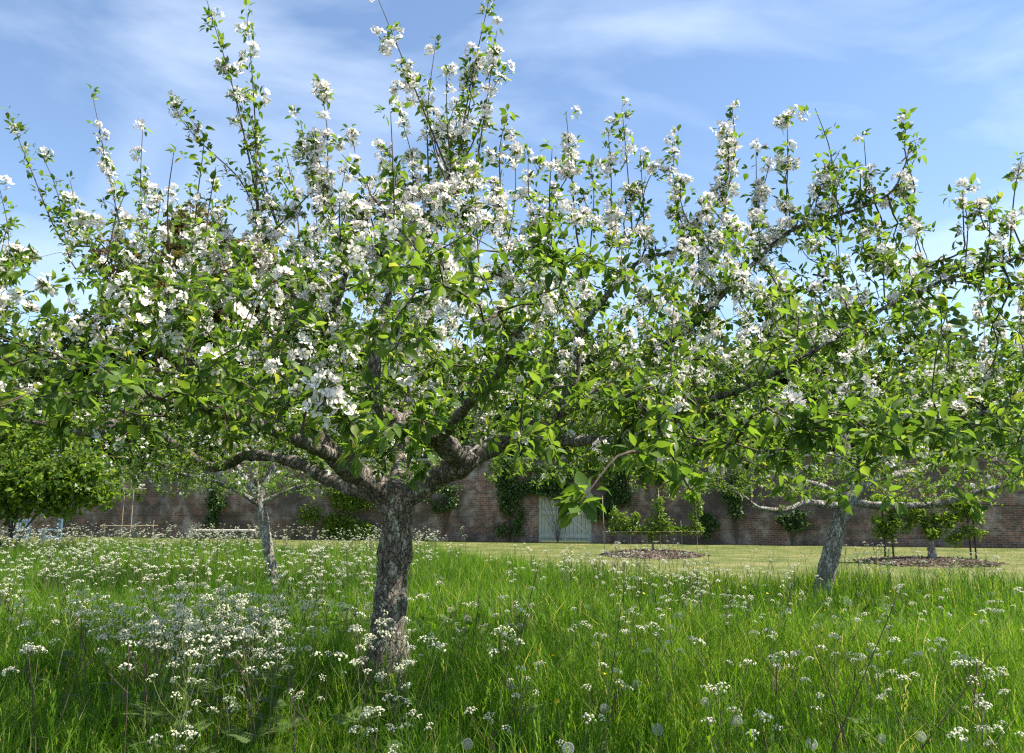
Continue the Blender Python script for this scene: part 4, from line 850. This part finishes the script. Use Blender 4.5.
def plant_plan(r, H):
    """stem paths and umbel spots of one cow parsley plant"""
    lean = r.normal(0, .09, 2)*H; top = np.array([lean[0], lean[1], H]); mid = np.array([lean[0]*.25, lean[1]*.25, H*.5]); st = [([(0, 0, -.01), mid, top], .0032)]; um = [(top, r.uniform(.028, .040))]
    for k in range(r.integers(2, 5)):
        f = r.uniform(.62, .9); p0 = mid*(1-(f-.5)*2)+top*((f-.5)*2) if f > .5 else mid*f*2; a = r.uniform(0, 6.283); l = H*r.uniform(.14, .30); e = p0 + np.array([l*.55*math.cos(a), l*.55*math.sin(a), l*.85]); st.append(([p0, (p0+e)/2+np.array([math.cos(a), math.sin(a), 0])*l*.10, e], .0022)); um.append((e, r.uniform(.020, .036)))
    return st, um
SV = []
for q in range(10):
    r = np.random.default_rng(400+q); H = .80; st, um = plant_plan(r, H); mb = MB()
    for p, ra in st: pp = smooth_path(p, [0]*3, .12)[0]; mb.tube(pp, np.linspace(ra, ra*.6, len(pp)), 5)
    fv2, ff2 = frond_template(q); LV = []; LF = []; o_ = 0
    for k in range(4):
        a = r.uniform(0, 6.283); z0 = r.uniform(.12, .5)*H; d = nrm(np.array([[math.cos(a), math.sin(a), .5]])); xa, ya, za = frames(d, np.array([[0, 0, 1.]])); v, f = scatter(fv2, ff2, np.array([[0, 0, z0]]), xa, ya, za, np.array([r.uniform(.09, .17)])); LV.append(v); LF.append(f+o_); o_ += len(v)
    SV.append((mb.mesh('stem', M_stemdark if q % 3 == 2 else M_stem), make_mesh('leaf', np.concatenate(LV), np.concatenate(LF), M_herb, np.full(o_, r.uniform(.2, .8))), um))
NUMW = {1: 'one white umbel', 2: 'two white umbels', 3: 'three white umbels', 4: 'four white umbels', 5: 'five white umbels'}
def parsley(x, y, sc, v, rz, label, group, r):
    sm, lm, um = SV[v]; lab = '%s%s stemmed cow parsley with %s %s' % ('tall ' if sc > .98 else 'low ' if sc < .78 else '', 'brown' if v % 3 == 2 else 'green', NUMW[len(um)], label)
    o = empty('cow_parsley', (x, y, 0), lab, 'wildflower', group, rz); o.scale = (sc, sc, sc)
    link('stem', sm, o); link('leaves', lm, o)
    for p, s_ in um:
        u_ = link('umbel', UMESH[r.integers(0, 4)], o, tuple(p), (r.normal(0, .3), r.normal(0, .3), r.uniform(0, 6.28))); u_.scale = (s_, s_, s_)
r = np.random.default_rng(500); count = 0
LAB = dict(clump=('in the clump by the thickest trunk', 'cow parsley in the dense white clump'),
           trunk=('against the thickest apple trunk', 'cow parsley at the thick trunk'),
           open=('in the open sunny grass', 'cow parsley in the open grass'),
           shade=('in grass under the biggest crown', 'cow parsley in the shaded grass'))
def spot(px, py, h):    # where a head of height h seen there stands
    D = (EYE-h)*FPX/(py-500); return (px-CX)/FPX*D, D
def put(px, py, h, lab):
    global count
    x, D = spot(px, py, h)
    if D < 1.8 or D > 18: return
    parsley(x, D, h/.80, int(r.integers(0, 10)), r.uniform(0, 6.28), *LAB[lab], r); count += 1
for k in range(84):                       # clump left of the trunk
    put(r.normal(225, 52), r.normal(614, 13), r.uniform(.74, .90), 'clump')
for (px, py) in ((385, 560), (392, 578), (376, 575), (400, 590), (370, 600), (388, 615), (405, 635), (395, 650), (372, 640)): put(px, py+8, r.uniform(.70, .95), 'trunk')
for (px, py) in ((205, 705), (212, 690), (203, 718), (330, 686), (352, 656), (245, 668), (390, 700), (395, 715), (415, 690), (432, 715), (508, 712), (560, 713), (585, 676), (462, 625), (520, 660), (430, 640)): put(px, py, r.uniform(.55, .70), 'shade')
for (px, py) in ((825, 600), (842, 600), (715, 594), (775, 599), (930, 595), (850, 640), (858, 650), (872, 648), (835, 645), (785, 650), (700, 677), (766, 700), (930, 640), (945, 655), (965, 660), (955, 685), (875, 670), (920, 718), (640, 628), (630, 610), (650, 632), (985, 600), (720, 640), (760, 648), (800, 672), (980, 720), (905, 600), (680, 600), (895, 585)): put(px, py, r.uniform(.62, .82), 'open')
while count < 300:
    py = 550 + 85*r.random()**2.0; px = r.uniform(-20, 1044)
    if r.random() > (1.0 if px < 520 else .30): continue
    put(px, py, r.uniform(.55, .88), 'shade' if (px < 540 and py > 600) else 'open')
# the countless rest, farther back and off to the sides
def rest(n, y0, y1, seed):
    x, y, r = tufts(n, y0, y1, seed, 2.0); k = r.random(len(x)) < np.clip(.52 - 1.0*x/np.maximum(y, 2) + .55*vnoise(x, y, 1.0, 31), .03, 1); x, y = x[k], y[k]
    mb = MB(); PU = []; SU = []
    for i in range(len(x)):
        H = r.uniform(.45, .88); st, um = plant_plan(r, H); c = np.array([x[i], y[i], 0])
        for p, ra in st: mb.tube(np.array(p)+c, ra*1.25, 3, cap=False)
        for p, s_ in um: PU.append(p+c); SU.append(s_*.85)
    return mb, np.array(PU), np.array(SU), r
mb, PU, SU, r = rest(2600, 6.8, 26, 41); link('cow_parsley_stems', mb.mesh('cow_parsley_stems', M_stem), label='countless thin green cow parsley stems across the far meadow', cat='wildflowers', kind='stuff')
vi = r.integers(0, 3, len(PU)); d = nrm(np.stack([r.normal(0, .2, len(PU)), r.normal(0, .2, len(PU)), np.ones(len(PU))], 1)); AV = []; AF = []; AT = []; AM = []; off = 0
for q in range(3):
    s_ = vi == q; xa, za, ya = frames(d[s_], r.normal(0, 1, (s_.sum(), 3))); v, f, t, m_ = UF[q]; V, F = scatter(v, f, PU[s_], xa, -ya, za, SU[s_]); AV.append(V); AF.append(F+off); off += len(V); AT.append(np.tile(t, s_.sum())); AM.append(np.tile(m_, s_.sum()))
link('cow_parsley_flowers', make_mesh('cow_parsley_flowers', np.concatenate(AV), np.concatenate(AF), [M_umbel, M_stem], np.concatenate(AT), np.concatenate(AM)), label='countless small white cow parsley flower heads across the far meadow', cat='wildflowers', kind='stuff')

# ------------------------------------------------------------------ dandelion clocks, buttercups, dry stalks
r = np.random.default_rng(600); n = 110; i = np.arange(n); ph = i*2.39996; zz = 1-2*(i+.5)/n; dd = np.stack([np.sqrt(1-zz*zz)*np.cos(ph), np.sqrt(1-zz*zz)*np.sin(ph), zz], 1); V = []; F = []
for d in dd:
    a = nrm(np.cross(d, [.3, .5, .8])); b_ = np.cross(d, a); b0 = len(V); V += [tuple(d*.12-a*.012), tuple(d*.12+a*.012), tuple(d*.86)]; F.append((b0, b0+1, b0+2))
    for m_ in range(5):
        an = m_*1.2566+r.uniform(0, .5); e = d*1.0 + .20*(math.cos(an)*a+math.sin(an)*b_); sdv = .028*(-math.sin(an)*a+math.cos(an)*b_); b0 = len(V); V += [tuple(d*.86), tuple(e-sdv), tuple(e+sdv)]; F.append((b0, b0+1, b0+2))
CK = make_mesh('seed_head', np.array(V), np.array(F), M_clock, np.full(len(V), .45))
mb = MB(); mb.tube(smooth_path([(0, 0, -.01), (.02, 0, .22), (0, 0, .43)], [0]*3, .06)[0], .0028, 5); CKS = mb.mesh('stem', M_stem)
mb = MB(); mb.tube([(0, 0, -.2), (0, 0, 0), (0, 0, .14)], [.08, .20, .10], 6); CKC = mb.mesh('receptacle', M_stem)
for px, py in ((511, 676), (600, 696), (631, 674), (565, 732), (385, 668), (899, 721), (898, 745), (696, 690), (761, 745), (862, 724), (1011, 625), (725, 707), (795, 728), (650, 715), (470, 728)):
    x, D = spot(px, py, .43); o = empty('dandelion_clock', (x, D, 0), 'grey dandelion clock seed head standing in the long grass', 'dandelion', 'dandelion clocks in the grass', r.uniform(0, 6.28))
    link('stem', CKS, o); u_ = link('seed_head', CK, o, (0, 0, .43), (r.normal(0, .2), r.normal(0, .2), 0)); u_.scale = (.027*r.uniform(.85, 1.15),)*3; c = link('receptacle', CKC, u_)
V = []; F = []
for k in range(5):
    an = k*1.2566; u_ = np.array([math.cos(an), math.sin(an), 0]); v_ = np.array([-math.sin(an), math.cos(an), 0]); b0 = len(V); V += [(0, 0, 0), tuple(u_*.6+v_*.42+[0, 0, .3]), tuple(u_*1.0+[0, 0, .55]), tuple(u_*.6-v_*.42+[0, 0, .3])]; F += [(b0, b0+2, b0+1), (b0, b0+3, b0+2)]
BC = make_mesh('flower', np.array(V), np.array(F), M_yellow, np.full(len(V), .6)); mb = MB(); mb.tube(smooth_path([(0, 0, -.01), (.03, .01, .25), (0, 0, .5)], [0]*3, .08)[0], .0018, 5); BS = mb.mesh('stem', M_stem)
bc = [(600, 665), (552, 648), (617, 676), (558, 623), (815, 606), (701, 572), (270, 625), (180, 610), (100, 600), (640, 590), (760, 590), (880, 588), (960, 610), (555, 690), (700, 650), (500, 600), (330, 600), (60, 640), (590, 640), (660, 664)]
for px, py in bc:
    x, D = spot(px, py, .5)
    o = empty('buttercup', (x, D, 0), 'small yellow buttercup flower among the meadow grass', 'buttercup', 'buttercups in the grass', r.uniform(0, 6.28)); link('stem', BS, o); f_ = link('flower', BC, o, (0, 0, .5), (r.normal(0, .4), r.normal(0, .4), 0)); f_.scale = (.016,)*3
for (px, py), (qx, qy), D in (((832, 745), (900, 590), 3.9), ((845, 740), (812, 640), 4.2), ((520, 640), (540, 560), 6.0), ((470, 650), (482, 575), 6.4), ((940, 720), (1000, 640), 4.0), ((610, 690), (622, 600), 5.0)):
    a, b_ = P(px, py, D), P(qx, qy, D); a0 = a + (a-b_)*(a[2]/max(b_[2]-a[2], .05)); a0[2] = -.01; mb = MB(); pts = smooth_path([a0, (a0+b_)/2+rng.normal(0, .015, 3), b_], [0]*3, .08)[0] - a0; mb.tube(pts, np.linspace(.0045, .0018, len(pts)), 5)
    o = empty('dry_stalk', tuple(a0), 'bare dark brown stalk leaning in the meadow grass', 'stalk', 'bare brown stalks'); link('stem', mb.mesh('stem', M_stemdark), o)
    for k in range(5): f = .45+.09*k; p = pts[int(f*(len(pts)-1))]; e = p + np.array([r.normal(0, .06), r.normal(0, .06), .09]); mb = MB(); mb.tube([p, (p+e)/2+[0, 0, -.01], e], .0013, 4); link('side_shoot', mb.mesh('side_shoot', M_stemdark), o)
print('tris', sum(len(m.loops)-2*len(m.polygons) for m in bpy.data.meshes), 'objects', len(S.objects))
